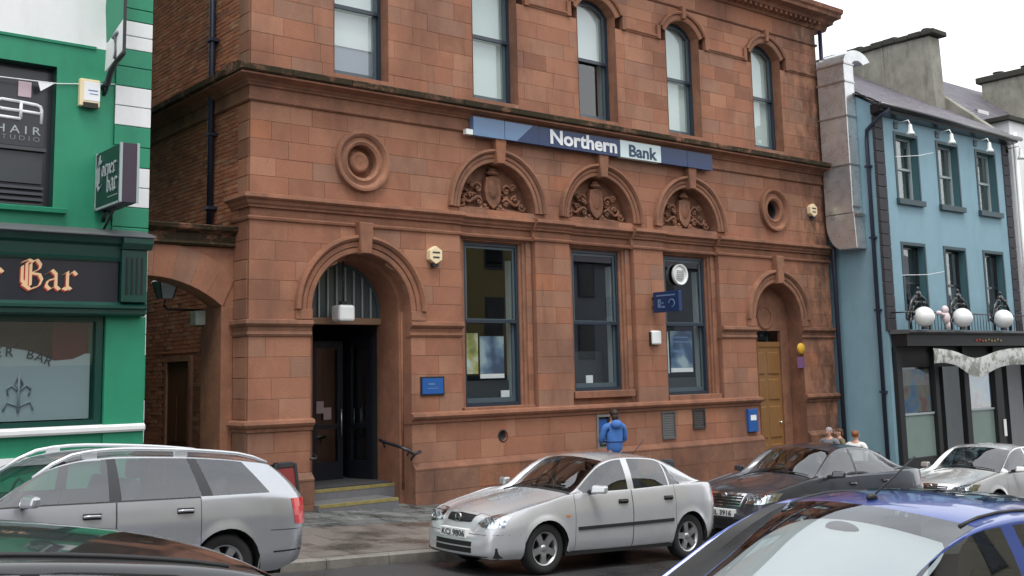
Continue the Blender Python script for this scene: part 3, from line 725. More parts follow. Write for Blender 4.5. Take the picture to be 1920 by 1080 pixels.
for (a, b, y, z) in ((D1-.99, D1+.55, -.262, .20), (D1-.915, D1+.915, .418, .375)):
    prt(MB().box(a, b, y-.003, y+.07, z-.045, z+.004), 'step_nosing', M['yellow_paint'])
M['door_black'] = flat('near_black_door_paint', (.010,.012,.018), .4)
def glazed_door(x0, x1, y, z0, z1, rz=0, strip=True):
    d = thing('entrance_door', None, None, (x0, y, z0)); d.parent = bank; d.rotation_euler.z = rz; w, h = x1-x0, z1-z0
    MB().box(0, .11, -.03, .03, 0, h).box(w-.11, w, -.03, .03, 0, h).box(.11, w-.11, -.03, .03, h-.14, h).box(.11, w-.11, -.03, .03, 0, .35).box(.11, w-.11, -.03, .03, .95, 1.03).build('door_frame', M['door_black'], d)
    MB().box(.11, w-.11, -.008, .008, .35, .95).box(.11, w-.11, -.008, .008, 1.03, h-.14).build('pane', M['glass'], d)
    MB().tube([(w-.06, -.08, .8), (w-.06, -.08, 1.3)], .015).build('handle', M['steel'], d)
    return d
glazed_door(D1-.93, D1-.30, 1.1, .38, 3.1, math.radians(35)); glazed_door(D1-.05, D1+.62, 1.75, .38, 2.95); glazed_door(D1+.90, D1+1.55, 1.15, .38, 3.0, math.radians(100))
prt(MB().box(D1+.05, D1+.20, 1.70, 1.71, 1.62, 1.84).box(D1+.2, D1+.36, 1.70, 1.71, 1.5, 1.72), 'door_notice', flat('pink_notice', (.30,.22,.22), .6))
prt(MB().box(D1+.915, D1+.92, .72, .84, 1.45, 1.85), 'door_sticker', P['blue'])
# entrance 2: blind arch over an oak door
prt(MB().strip(arch_pts(D2, .88, 3.42, -.9), -.03, .42), 'porch_reveal', M['stone_mould'])
ty = MB(); ty.prism([(D2-.87, 3.17)]+[(D2+.87, 3.17)]+[(D2+.88*math.cos(PI*i/20), 3.42+.88*math.sin(PI*i/20)) for i in range(21)], .40, .5)
prt(ty, 'tympanum', M['stone_mould'])
prt(MB().ring(D2, 3.5, [(.22, .42), (.22, .385), (.27, .37), (.31, .385), (.31, .42)], 0, 360, 28), 'tympanum_ring', M['stone_mould'])
for a, b in ((-.87, -.60), (.55, .87)): prt(MB().box(D2+a, D2+b, .38, .5, -.9, 3.17), 'door_jamb', M['stone_mould'], bevel=.02)
od = prt(MB().box(D2-.60, D2+.55, .44, .5, -.35, 2.86).box(D2-.60, D2+.55, .42, .5, 2.78, 2.90), 'oak_door', M['oak'])
for x in (D2-.52, D2+.03):
    for z0, z1 in ((-.2, .45), (.6, 1.35), (1.5, 2.0), (2.12, 2.65)): MB().cbox(x, x+.44, .415, .44, z0, z1, .02).build('door_panel', M['oak'], od)
MB().box(D2-.58, D2+.53, .46, .47, 2.9, 3.16).build('pane', M['glass_dark'], od); MB().ball((D2+.42, .39, .95), .035).build('handle', M['chrome'], od)
MB().box(D2-.6, D2+.55, .7, .72, 2.8, 3.17).build('interior', M['dark_room'], od)
prt(MB().box(D2-.88, D2+.88, -.2, .5, -1.2, -.36), 'step', M['step'])
# side wall: stone return, brick panels, joined bricks
ops_side = []
def side_brick(y0, y1, z0, z1, skip=None):
    mb = MB(); r = 0; z = z0; h = .075
    while z < z1-.02:
        y = y0-(.1125 if r % 2 else 0); z2 = min(z+h-.01, z1)
        while y < y1:
            a, b = max(y, y0), min(y+.215, y1)
            if b-a > .03 and not (skip and skip(a, b, z, z2)):
                d = random.uniform(-.004, .004); mb.box(BX0+d, BX0+.06, a, b, z, z2)
            y += .225
        z += h; r += 1
    return mb
prt(MB().box(BX0+.012, BX0+.3, .4, 9, -1, 4.75).box(BX0+.012, BX0+.3, .4, 9, 4.75, 11.1), 'side_wall_core', M['mortar'])
dsk = lambda a, b, z, z2: b > 2.2 and a < 3.4 and z < 2.72
for a in ((.45, 9, 4.80, 6.87), (.45, 9, 7.46, 11.04)):
    prt(side_brick(*a), 'brick', M['brick'])['kind'] = 'stuff'
prt(side_brick(1.35, 9, -.6, 4.5, dsk), 'brick', M['brick'])['kind'] = 'stuff'
def side_quoins(y1, z0, z1, rows, yo=0):
    h = (z1-z0)/rows
    for r in range(rows):
        yy = y1+(.0 if r % 2 else .0)
        prt(MB().box(BX0-yo-.006, BX0+.06, .071, yy, z0+r*h+.005, z0+(r+1)*h-.005), 'quoin_block', M['stone'], bevel=.006)
side_quoins(.45, 5.31, 6.87, 5); side_quoins(.45, 7.44, 11.05, 11); side_quoins(.62, 3.25, 4.87, 5); side_quoins(1.35, 1.62, 2.96, 4); side_quoins(1.35, .62, 1.42, 2); side_quoins(1.35, -.3, .6, 2, .1)
# side door in the passage
sd_ = prt(MB().box(BX0+.0, BX0+.1, 2.3, 3.3, -.1, 2.62), 'side_door', M['dark_timber'])
for y in (2.42, 2.86):
    for z in (.2, 1.2): MB().box(BX0-.015, BX0+.01, y, y+.34, z, z+.8).build('door_panel', M['dark_timber'], sd_)
prt(MB().box(BX0-.04, BX0+.05, 2.2, 2.3, -.1, 2.72).box(BX0-.04, BX0+.05, 3.3, 3.4, -.1, 2.72).box(BX0-.04, BX0+.05, 2.3, 3.3, 2.62, 2.72), 'door_frame', M['stone_mould'])
# downpipe on the side wall
dp = MB().tube([(BX0-.10, 1.34, 4.86), (BX0-.10, 1.34, 11.3)], .055, 10)
for z in (5.2, 6.5, 8.2, 9.9): dp.box(BX0-.17, BX0, 1.25, 1.43, z, z+.05)
prt(dp, 'downpipe', M['pipe'])
prt(MB().tube([(BX1+.06, -.12, -.5), (BX1+.06, -.12, 11.0)], .055, 10), 'downpipe', M['pipe'])

# ------------------------------------------------------------------ arch wall over the passage
aw = thing('passage_arch_wall', 'sandstone arch wall bridging the passage between green building and bank', 'archway', (7.1, .55, 0))
aw.location = (0, 0, 0)
ax, az, aR = 6.45, 1.89, 2.05
AX0, AX1 = 6.27, BX0
def aw_z(x): return az+math.sqrt(max(aR*aR-(x-ax)**2, 0))
core = MB()
# voussoirs and spandrel stones as separate blocks
angs = [96, 87, 78, 69, 60, 50.5]
for a0, a1 in zip(angs[:-1], angs[1:]):
    r1 = 2.62 if a0 > 55 else 2.5
    q = []
    for t in (0, .5, 1):
        a = math.radians(a0+(a1-a0)*t); q.append((max(ax+aR*math.cos(a), AX0), az+aR*math.sin(a)))
    top = []
    for a in (a1, a0):
        a = math.radians(a); x = ax+(aR/ math.sin(a))*math.cos(a) if False else ax+r1*math.cos(a); top.append((min(max(x, AX0), AX1), min(az+r1*math.sin(a), 4.46)))
    poly = q+top
    s = stone_prism(poly, .55, .5, .006); s.build('voussoir', M['stone'], aw)
MB().prism([(AX1-.004, 3.47), (AX1-.004, 4.45), (AX0+.004, 4.45)]+[(max(ax+(aR+.01)*math.cos(math.radians(a)), AX0+.004), az+(aR+.01)*math.sin(math.radians(a))) for a in (95, 90, 84, 78, 72, 66, 60, 55, 51)], .575, 1.0).build('spandrel', M['stone'], aw)
MB().extr([(1.05, 4.46), (.5, 4.46), (.47, 4.49), (.5, 4.52), (.53, 4.54), (.53, 4.66), (.48, 4.68), (.40, 4.72), (.38, 4.78), (.42, 4.80), (1.05, 4.84)], AX0, AX1-.0).build('coping', M['stone_moss'], aw)
MB().box(7.73, AX1-.012, .545, 1.34, -.6, 3.475).build('arch_pier', M['stone_mould'], aw, bevel=.01)
back_wall = MB().box(5.8, 8.0, 7.6, 7.8, -1, 4.2).build('passage_end_wall', M['brick'])
tag(back_wall, 'brick wall closing the far end of the dark passage', 'wall')

# ------------------------------------------------------------------ fittings on the bank
def fit(name, label, cat, mat, mb, group=None, bevel=0):
    o = mb.build(name, mat, None, bevel); return tag(o, label, cat, group)
sg = thing('bank_sign', 'long navy and pale blue fascia sign with white lettering under the cornice', 'sign', (12.42, -.2, 6.99)); SY = -.2
def sgp(mb, name, mat):
    mb.v = [(x-12.42, y+.2, z-6.99) for x, y, z in mb.v]; return mb.build(name, mat, sg)
sgp(MB().box(12.46, 13.22, -.19, -.07, 6.80, 7.17), 'sign_panel', M['sign_pale_blue'])
for a, b in ((14.1, 16.38), (17.64, 18.5), (18.508, 19.36)): sgp(MB().box(a+.004, b, -.19, -.07, 6.80, 7.17), 'sign_panel', M['sign_blue'])
sgp(MB().box(13.226, 14.1, -.19, -.07, 6.80, 7.17), 'sign_panel', M['sign_blue'])
sgp(MB().prism([(13.23, 6.804), (13.52, 6.804), (13.95, 7.166), (13.23, 7.166)], -.194, -.189), 'pale_flash', M['sign_pale_blue'])
sgp(MB().box(16.385, 17.636, -.20, -.07, 6.80, 7.17), 'sign_panel', M['sign_white'])
text('Northern', .40, (14.38-12.42, .2-.197, 6.87-6.99), M['letter_white'], sg, width=1.88, bold=.012)
text('Bank', .36, (16.62-12.42, .2-.206, 6.845-6.99), M['letter_navy'], sg, width=.86, bold=.008)
sgp(MB().box(12.28, 12.44, -.20, -.10, 6.80, 6.90), 'spotlight', M['white_plastic'])

ps = thing('projecting_bank_sign', 'small navy square sign with pale symbols projecting from the pier before the third window', 'sign', (17.4, 0, 3.5))
MB().box(-.05, .05, -.80, -.06, 0, .44).build('sign_box', M['sign_blue'], ps, .008)
MB().box(-.02, .02, -.1, .0, .1, .14).box(-.02, .02, -.1, .0, .3, .34).build('bracket', M['dark_steel'], ps)
MB().box(-.056, -.05, -.70, -.16, .34, .37).box(-.056, -.05, -.40, -.30, .09, .13).box(-.056, -.05, -.36, -.24, .18, .21).box(-.056, -.05, -.28, -.20, .10, .28).build('symbol', M['sign_pale_blue'], ps)
rg = MB()
for i in range(12):
    a, b = 2*PI*i/16, 2*PI*(i+1)/16
    rg.tube([(-.055, -.60+.08*math.cos(a), .18+.08*math.sin(a)), (-.055, -.60+.08*math.cos(b), .18+.08*math.sin(b))], .012, 5)
rg.build('symbol', M['sign_pale_blue'], ps)
def alarm(x, z, label):
    t = thing('alarm_box', label, 'alarm box', (x, 0, z), 0, 'cream burglar alarm boxes on the bank')
    MB().prism([(.16*math.cos(PI/6+i*PI/3), .17*math.sin(PI/6+i*PI/3)) for i in range(6)], -.12, -.0).build('case', M['cream_plastic'], t, .01)
    MB().box(-.08, .08, -.125, -.12, .03, .06).box(-.07, .07, -.125, -.12, -.06, -.03).build('print', M['letter_dark'], t)
    MB().box(-.06, .06, -.10, -.01, -.21, -.15).build('lamp', M['plastic'], t)
alarm(11.60, 4.46, 'cream hexagonal alarm box on the wall right of the arched entrance')
alarm(23.28, 6.19, 'cream hexagonal alarm box high on the wall near the metal duct')
pq = thing('blue_plaque', 'small bright blue plaque on the wall between entrance and first window', 'plaque', (11.55, -.0, 2.08))
MB().box(-.26, .26, -.03, 0, -.17, .17).build('frame', M['dark_steel'], pq, .006); MB().box(-.23, .23, -.036, -.03, -.14, .14).build('panel', M['plaque_blue'], pq)
MB().box(-.1, .04, -.039, -.036, .02, .05).box(-.12, .12, -.039, -.036, -.05, -.035).build('print', M['sign_pale_blue'], pq)
pb = thing('blue_plaque', 'bright blue wall box low beside the oak door', 'plaque', (20.52, 0, 1.08))
MB().box(-.17, .17, -.08, 0, -.26, .26).build('case', M['plaque_blue'], pb, .008); MB().box(-.1, .1, -.084, -.08, .0, .12).build('print', M['letter_white'], pb)
ic = thing('wall_box', 'white rounded wall box on the pier below the projecting navy sign', 'wall box', (17.40, 0, 2.97))
MB().box(-.14, .14, -.1, 0, -.15, .15).build('case', M['white_plastic'], ic, .035); MB().box(-.16, -.13, -.06, 0, -.17, .12).build('back_plate', M['plastic'], ic)
at = thing('cash_machine', 'dark cash machine set in a steel frame below the middle window', 'cash machine', (15.81, 0, .7))
MB().box(-.21, -.16, -.03, .1, 0, .70).box(.16, .21, -.03, .1, 0, .70).box(-.16, .16, -.03, .1, .65, .70).box(-.16, .16, -.03, .1, 0, .05).build('frame', M['steel'], at)
MB().box(-.16, .16, .03, .1, .05, .65).build('panel', M['plastic'], at); MB().box(-.12, .12, .02, .03, .38, .6).build('screen', M['plaque_blue'], at)
kp = MB()
for i in range(4):
    for j in range(3): kp.box(-.07+.05*j, -.035+.05*j, .015, .03, .1+.05*i, .135+.05*i)
kp.build('keypad', M['steel'], at)
def vent(x0, x1, z0, z1, mat, label, nm):
    t = thing(nm, label, 'vent', (x0, 0, z0)); w, h = x1-x0, z1-z0
    MB().box(0, .035, -.03, .02, 0, h).box(w-.035, w, -.03, .02, 0, h).box(.035, w-.035, -.03, .02, 0, .035).box(.035, w-.035, -.03, .02, h-.035, h).build('frame', mat, t)
    s = MB(); n = int(h/.05)
    for i in range(n): s.add([(.035, -.02, .04+i*.05), (w-.035, -.02, .04+i*.05), (w-.035, .0, .085+i*.05), (.035, .0, .085+i*.05)], [(0, 1, 2, 3)])
    s.build('louvre', mat, t)['kind'] = 'stuff'; MB().box(.03, w-.03, .001, .005, .03, h-.03).build('back', M['plastic'], t)
vent(17.53, 17.95, .80, 1.39, flat('grey_louvre', (.10,.10,.10), .6), 'tall grey louvred vent grille left of the square dark one', 'wall_vent')
vent(18.52, 18.92, .97, 1.40, flat('dark_louvre', (.04,.035,.035), .6), 'small dark vent grille below the third window', 'wall_vent')
ho = thing('pipe_hole', 'round dark vent hole in the wall below the first window', 'vent hole', (13.17, 0, 1.11))
MB().lathe([(.10, -.012), (.115, -.012), (.12, .0), (.10, .06), (.0, .06)], (0, 0, 0), 'y', 20).build('sleeve', M['plastic'], ho)
dl = thing('entrance_lamp', 'square white lamp hanging in the arched entrance', 'lamp', (10.0, .5, 3.25))
MB().box(-.16, .16, -.16, .16, 0, .29).build('shade', M['lamp_glass'], dl, .045); MB().box(-.05, .05, -.05, .05, .29, .36).tube([(0, 0, .34), (0, 0, 1.10)], .012).build('fitting', M['dark_steel'], dl)
hr = thing('handrail', 'black curved handrail on the right jamb of the entrance', 'handrail', (11.0, 0, 1))
MB().tube([(-.09, .75, .13), (-.13, .55, .10), (-.14, .2, .06), (-.14, -.02, .03), (-.05, -.12, -.03), (.06, -.13, -.10), (.20, -.13, -.06)], .03, 8).tube([(.08, -.13, -.10), (.08, .0, -.2)], .02).tube([(-.08, .6, -.0), (-.13, .58, .10)], .015).tube([(-.02, -.02, -.12), (-.02, -.12, -.04)], .015).build('rail', M['dark_steel'], hr)
hl = thing('handrail', 'short black handrail end on the left jamb of the entrance', 'handrail', (9.08, 0, 1))
MB().tube([(.06, .8, .1), (.10, .4, .06), (.10, -.02, -.02), (.04, -.1, -.05), (-.06, -.1, -.05)], .022, 8).tube([(0, .5, .0), (.1, .5, .06)], .015).build('rail', M['dark_steel'], hl)
ys = thing('yellow_notice', 'round yellow sign above a purple notice right of the oak door', 'sign', (22.50, 0, 2.5))
ym = flat('yellow_plastic', (.62,.36,.03), .5); pm = flat('purple_plastic', (.16,.07,.17), .6)
MB().lathe([(.0, -.05), (.12, -.05), (.135, -.03), (.135, 0)], (.05, 0, .22), 'y', 24).build('disc', ym, ys); MB().box(-.12, .16, -.02, 0, -.25, .02).build('notice', pm, ys)
# lantern on its bracket in the passage and the white box beside it
ln = thing('wall_lantern', 'old black lantern on a long bracket under the passage arch', 'lantern', (7.9, 1.36, 3.46))
lx = -.80
lt = MB(); lt.tube([(.05, 0, 0), (lx+.05, 0, 0), (lx-.02, 0, .06), (lx, 0, .16)], .02, 8).tube([(.02, 0, -.3), (-.3, 0, -.01)], .014).tube([(.03, 0, .1), (.03, 0, -.65)], .022)
lt.build('bracket', M['dark_steel'], ln)
def frus(z0, z1, a, b, mat, name, par, cx=0, cy=0):
    return MB().add([(cx-a, cy-a, z0), (cx+a, cy-a, z0), (cx+a, cy+a, z0), (cx-a, cy+a, z0), (cx-b, cy-b, z1), (cx+b, cy-b, z1), (cx+b, cy+b, z1), (cx-b, cy+b, z1)], [(0,3,2,1),(4,5,6,7),(0,1,5,4),(1,2,6,5),(2,3,7,6),(3,0,4,7)]).build(name, mat, par)
frus(.18, .46, .09, .16, M['frost'], 'glazing', ln, lx); frus(.46, .62, .18, .05, M['dark_steel'], 'cap', ln, lx)
lf = MB()
for sx in (-1, 1):
    for sy in (-1, 1): lf.tube([(lx+sx*.092, sy*.092, .17), (lx+sx*.162, sy*.162, .47)], .012, 5)
lf.build('frame', M['dark_steel'], ln)
wb = thing('passage_light', 'small pale box light by the passage wall beside the lantern bracket', 'light box', (7.70, 1.3, 3.32))
MB().box(-.14, .14, -.12, .12, -.12, .12).build('case', flat('grey_light_box', (.45,.48,.42), .5), wb, .01); MB().box(.1, .3, -.02, .02, -.02, .02).build('arm', M['dark_steel'], wb)
# metal-framed pavement sign / bin by the pier
ab = thing('sandwich_board', 'black framed sandwich board with red panel against the left pier', 'sandwich board', (7.96, -1.2, pav(7.96, -1.2)), math.radians(12))
for sy, an in ((-1, 1), (1, -1)):
    y0, y1 = sy*.2, sy*.03
    f_ = MB()
    def qd(x0, x1, z0, z1, t=.03):
        def yy(z): return y0+(y1-y0)*z/.9
        f_.add([(x0, yy(z0), z0), (x1, yy(z0), z0), (x1, yy(z1), z1), (x0, yy(z1), z1), (x0, yy(z0)+sy*t, z0), (x1, yy(z0)+sy*t, z0), (x1, yy(z1)+sy*t, z1), (x0, yy(z1)+sy*t, z1)], [(0,1,2,3),(7,6,5,4),(0,4,5,1),(1,5,6,2),(2,6,7,3),(3,7,4,0)])
    qd(-.21, -.15, 0, .88); qd(.15, .21, 0, .88); qd(-.15, .15, .82, .9); qd(-.15, .15, .08, .14)
    f_.build('frame', M['black'], ab, .01)
    f_ = MB(); qd(-.15, .15, .14, .82, .015); f_.build('panel', flat('red_poster', (.25,.02,.02), .5, grain=.5, gs=7), ab)

# ------------------------------------------------------------------ green corner bar
gb = thing('green_bar_building', 'green and white painted corner bar left of the passage', 'bar building')
GX = 6.255
ug = [('rect', 2.6, 4.84, 4.83, 6.94)]
mb = MB()
for q, _ in clip(-6, 5.70, 4.2, 7.32, ug): mb.prism(q, 0, .35)
mb.box(-6, 5.70, .05, .35, 3.2, 4.2).box(-6, 5.70, .05, .35, -1, 1.6).box(5.52, 5.70, .05, .35, 1.6, 3.2); mb.build('wall', M['green'], gb)
MB().box(-6, 5.42, .0, .35, 7.32, 12).build('upper_wall', M['white'], gb); MB().box(5.42, 5.70, .0, .35, 7.32, 12).build('upper_wall', M['white'], gb)
MB().box(5.6, GX-.01, .32, 9, -1, 12).box(-6, 5.6, 5.9, 6, -1, 12).build('side_wall', M['green'], gb)
MB().extr([(.02, 8.36), (-.04, 8.37), (-.05, 8.41), (.02, 8.42)], -6, 4.9).build('plaster_moulding', M['white'], gb)
MB().extr([(.0, 7.29), (-.025, 7.295), (-.03, 7.335), (.0, 7.34)], -6, 5.40).build('string_band', M['green'], gb)
z = 12.2; i = 0
zs = [8.35, 8.04, 7.84, 7.60, 7.38, 7.10, 6.79, 6.48, 6.17, 5.85, 5.53, 5.22, 4.91, 4.60, 4.29, 3.95, 3.62, 3.29, 2.98, 2.66, 2.33, 2.0, 1.68, 1.36, 1.0, .6, .2, -.3]
white_on = lambda zc: any(a < zc < b for a, b in ((7.38, 7.84), (6.17, 6.79), (4.91, 5.53), (3.95, 4.29), (3.62, 4.0), (2.66, 3.29), (1.36, 2.0)))
for a, b in zip(zs[:-1], zs[1:]):
    zc = (a+b)/2; MB().box(5.70, GX, -.045, .34, b+.006, a-.006).build('quoin_block', M['white'] if white_on(zc) else M['green'], gb, .008)
MB().box(5.70, GX-.02, -.02, .3, -.5, 8.4).build('quoin_core', M['green'], gb)
MB().box(5.70, GX, -.045, .34, 8.36, 12).build('quoin_core', M['green'], gb)
# upper shop window with the hair studio sign
MB().strip([(2.6, 4.836), (4.834, 4.836), (4.834, 6.934), (2.6, 6.934)], -.002, .19).build('window_reveal', M['green_dark'], gb)
hw_ = MB().box(2.6, 4.84, .20, .26, 4.83, 6.94).build('upper_window', M['fascia'], gb)
MB().box(2.62, 4.72, .14, .20, 5.72, 6.66).build('sign_board', M['fascia'], hw_); MB().box(2.6, 4.76, .12, .2, 5.66, 5.71).build('window_rail', flat('dark_grey_rail', (.06,.065,.07), .5), hw_)
MB().box(2.6, 4.72, .16, .2, 5.18, 5.64).build('shutter', flat('charcoal_shutter', (.045,.05,.055), .5), hw_)
for i in range(4): MB().box(2.6, 4.74, .13, .20, 5.09-.085*i, 5.13-.085*i).build('slat', flat('grey_slat', (.055,.06,.07), .5) if i == 0 else bpy.data.materials['grey_slat'], hw_)
MB().extr([(.02, 4.74), (-.10, 4.74), (-.11, 4.80), (.02, 4.83)], 2.4, 5.02).build('window_sill', M['green'], gb)
hs = thing('hair_sign_lettering', 'white stylised hair salon lettering on the black upper window of the green building', 'lettering', (4.06, .14, 6.0))
lw = MB()
def pl(pts, w=.05):
    for (a, b), (c, d) in zip(pts[:-1], pts[1:]): lw.box(min(a, c)-w/2, max(a, c)+w/2, -.012, 0, min(b, d)-w/2, max(b, d)+w/2)
[lw.tube([(x, -.006, z) for x, z in q], .025, 6) for q in ([(.30, .37), (.06, .38), (.015, .36), (.0, .31), (.015, .26), (.06, .24), (.32, .235)], [(.0, .125), (.33, .115)], [(.33, .12), (.33, .37)], [(.30, .37), (.55, .35), (.60, .33), (.62, .28), (.62, .07)], [(.33, .235), (.60, .225)])]
lw.build('monogram', M['letter_white'], hs)
text('H A I R', .17, (-.02, -.006, -.1), flat('grey_lettering', (.38,.42,.44), .5), hs, width=.62); text('S T U D I O', .10, (-.02, -.006, -.2), flat('dim_lettering', (.18,.2,.22), .5), hs, width=.62)
pk = tag(MB().box(4.34, 4.52, .12, .13, 6.45, 6.68).build('window_card', flat('pink_card', (.55,.42,.47), .6)), 'small pink and grey card hung above the salon lettering', 'card')
aG = thing('alarm_box', 'cream and white alarm box on the green wall under the flag sign', 'alarm box', (5.30, 0, 6.38))
MB().prism([(-.15, 0), (.15, 0), (.15, .42), (-.15, .42)], -.10, 0).build('case', M['cream_plastic'], aG, .015); MB().box(-.09, .145, -.105, -.10, .09, .38).build('label', M['letter_white'], aG)
MB().box(-.03, .11, -.108, -.105, .24, .255).box(-.01, .12, -.108, -.105, .19, .20).build('print', M['plaque_blue'], aG); MB().box(-.10, .12, -.11, -.04, -.02, .06).build('lamp', M['cap_stone'], aG)
# string of pennants on the green building
bt = thing('bunting', 'thin white bunting string with pennants across the salon window', 'bunting', (4.0, -.02, 6.7))
MB().tube([(-1.5, 0, .02), (0, 0, -.04), (.85, 0, -.02), (1.7, 0, .10)], .008, 5).build('string', M['letter_white'], bt)
for x in (.65,): MB().add([(x-.08, -.004, -.03), (x+.16, -.004, -.02), (x-.04, -.004, -.17)], [(0, 1, 2)]).build('pennant', M['letter_white'], bt)
MB().add([(-.12, -.004, -.04), (.02, -.004, -.045), (-.05, -.004, -.12)], [(0, 1, 2)]).build('pennant', M['green'], bt)
# ground floor shopfront
sf = thing('bar_shopfront', None, None); sf.parent = gb
FY = -.30
MB().box(-6, 5.72, FY, .05, 3.44, 4.03).build('fascia_board', M['fascia'], sf)
MB().extr([(.0, 4.03), (FY-.02, 4.03), (FY-.05, 4.07), (FY-.02, 4.10), (FY-.03, 4.26), (FY-.10, 4.30), (FY-.14, 4.40), (.0, 4.40)], -6, 5.74).build('fascia_cornice', M['green_dark'], sf)
MB().extr([(.0, 4.4), (FY-.22, 4.39), (FY-.22, 4.42), (-.05, 4.55), (0, 4.55)], -6, 6.20).build('lead_flashing', M['lead'], sf, .008)
MB().extr([(.0, 3.24), (FY+.05, 3.24), (FY-.01, 3.27), (FY-.01, 3.33), (FY-.06, 3.35), (FY-.06, 3.39), (FY-.0, 3.44), (.0, 3.44)], -6, 6.14).build('fascia_moulding', M['green_dark'], sf)
cb = MB().box(5.74, 6.12, FY-.09, .05, 3.44, 4.22).extr([(.0, 4.22), (FY-.13, 4.22), (FY-.20, 4.30), (FY-.20, 4.39), (.0, 4.39)], 5.72, 6.17).build('console', M['green_dark'], sf, .008)
for i in range(4): MB().box(5.80+.075*i, 5.83+.075*i, FY-.10, FY-.085, 3.55, 4.1).build('flute', M['black'], cb)
MB().box(5.62, GX-.04, -.12, .05, -.6, 3.24).build('pilaster', M['green'], sf, .006)
MB().box(-6, 5.62, -.08, .05, -1, 1.56).build('stall_riser', M['green'], sf)
MB().extr([(.0, 1.55), (-.16, 1.55), (-.18, 1.58), (-.18, 1.63), (-.13, 1.66), (.0, 1.67)], -6, 6.22).build('window_sill', M['white'], sf)
MB().box(-6, 5.61, -.12, .0, 1.15, 1.26).build('white_rail', M['white'], sf)
MB().box(5.50, 5.60, -.06, .06, 1.67, 3.24).box(-6, 5.5, -.06, .06, 1.67, 1.74).box(-6, 5.5, -.06, .06, 3.16, 3.24).build('window_frame', M['green_dark'], sf)
MB().add([(-6, .02, 1.74), (5.5, .02, 1.74), (5.5, .02, 3.16), (-6, .02, 3.16)], [(0, 1, 2, 3)]).build('pane', M['glass'], sf)
fz = [(-1.0, 2.3), (3.2, 2.45), (3.8, 2.72), (4.25, 2.80), (4.6, 2.74), (4.95, 2.60), (5.2, 2.62), (5.38, 2.70), (5.45, 2.70)]
MB().add([(x, .026, 1.76) for x, z in fz]+[(x, .026, z) for x, z in fz], [(i, i+1, i+1+9, i+9) for i in range(8)]).build('frosted_film', M['frost'], sf)
rc = MB().box(-6, 5.55, .55, .6, .5, 3.3).box(-6, 5.55, .3, .55, 1.3, 1.4)
rc.build('interior', flat('dark_bar_interior', (.08,.07,.065), .9, grain=.5, gs=1.5), sf); MB().box(4.98, 5.5, .25, .28, 2.5, 3.2).build('curtain', flat('maroon_curtain', (.13,.015,.02), .8, grain=.4, gs=5), sf)
MB().prism([(4.25, 2.6), (4.3, 2.6), (4.95, 3.12), (4.9, 3.12)], .48, .53).build('banister', M['black'], sf)
wl = thing('window_lettering', 'arched dark lettering and fleur emblem on the frosted bar window', 'lettering', (4.47, .015, 2.16))
for i, ch in enumerate('CORNER BAR'):
    a = math.radians(140-10.2*i); R_ = .78
    if ch == ' ': continue
    t = text(ch, .19, (R_*math.cos(a)-.16, -.004, R_*.62*math.sin(a)+.02), M['letter_dark'], wl, depth=.001, align='CENTER')
    t.rotation_euler = (PI/2, (PI/2-a)*.62, 0)
em = MB(); em.tube([(0, 0, -.28), (0, 0, .25)], .018, 6)
for s in (-1, 1):
    em.tube([(0, 0, .02), (s*.10, 0, .10), (s*.16, 0, .05), (s*.14, 0, -.04)], .016, 6); em.tube([(0, 0, -.2), (s*.16, 0, -.13), (s*.2, 0, -.25)], .014, 6); em.tube([(0, 0, .25), (s*.05, 0, .12), (0, 0, .02)], .014, 6)
em.build('emblem', flat('etched_emblem', (.12,.17,.19), .6), wl)
# black letter shop name
bl_ = thing('fascia_lettering', 'cream black letter name with red shadow on the bar fascia', 'lettering', (4.37, FY, 3.60))
gB = [[(-.02, 1.0), (.22, 1.12), (.40, 1.02)], [(.16, 1.0), (.16, .12)], [(.0, .86), (.0, .3), (.12, .2)], [(.16, .98), (.52, 1.12), (.66, .92), (.62, .76), (.30, .60)], [(.30, .60), (.62, .56), (.72, .36), (.62, .12), (.34, .0)], [(.02, .18), (.30, -.02), (.42, .06)], [(.30, .96), (.30, .12)]]
ga = [[(.06, .52), (.24, .66), (.38, .52), (.38, .10), (.50, .0)], [(.38, .38), (.12, .30), (.06, .12), (.18, .0), (.36, .12)]]
gr = [[(.02, .54), (.14, .62), (.14, .10), (.26, .02)], [(.0, .06), (.14, .0)], [(.14, .46), (.32, .64), (.44, .52)]]
for dx, dz, dy, m in ((-.014, -.018, 0, 'letter_red'), (0, 0, -.006, 'letter_gold')):
    for st_, ox in ((gB, 0), (ga, .30), (gr, .56), (gr, -.44)):
        mb = MB(); nib(mb, st_, (ox+dx, dz), .37 if st_ is gB else .42, -.012+dy, 0, w=.13 if st_ is gB else .12); mb.build('letter', M[m], bl_)
# projecting bar sign
pj = thing('projecting_bar_sign', 'dark double sided box sign with gothic lettering projecting from the green bar', 'sign', (5.44, -.02, 4.82))
W_ = 1.04
MB().box(.02, .26, -W_, 0, 0, .86).build('sign_box', flat('aubergine_sign_side', (.045,.03,.05), .5), pj)
MB().box(0, .02, -W_+.02, -.02, .02, .84).build('face', flat('dark_green_sign_face', (.008,.016,.018), .35, coat=.3), pj)
MB().box(-.006, .03, -W_-.006, -W_+.028, 0, .86).box(-.006, .03, -W_, 0, -.006, .022).box(.24, .275, -W_-.006, -W_+.02, -.006, .87).box(-.006, .03, -.03, 0, 0, .86).build('trim', M['pale_sash'], pj)
tl = MB()
def nibx(mb, strokes, at, s):
    t = MB(); nib(t, strokes, (0, 0), s, -.01, 0, w=.14); mb.add([(y-.004, at[0]-x, at[1]+z) for x, y, z in t.v], t.f)
gC = [[(.55, .95), (.3, 1.05), (.12, .8), (.12, .25), (.32, .0), (.6, .15)], [(.36, 1.2), (.36, .9)], [(.3, .8), (.3, .2)]]
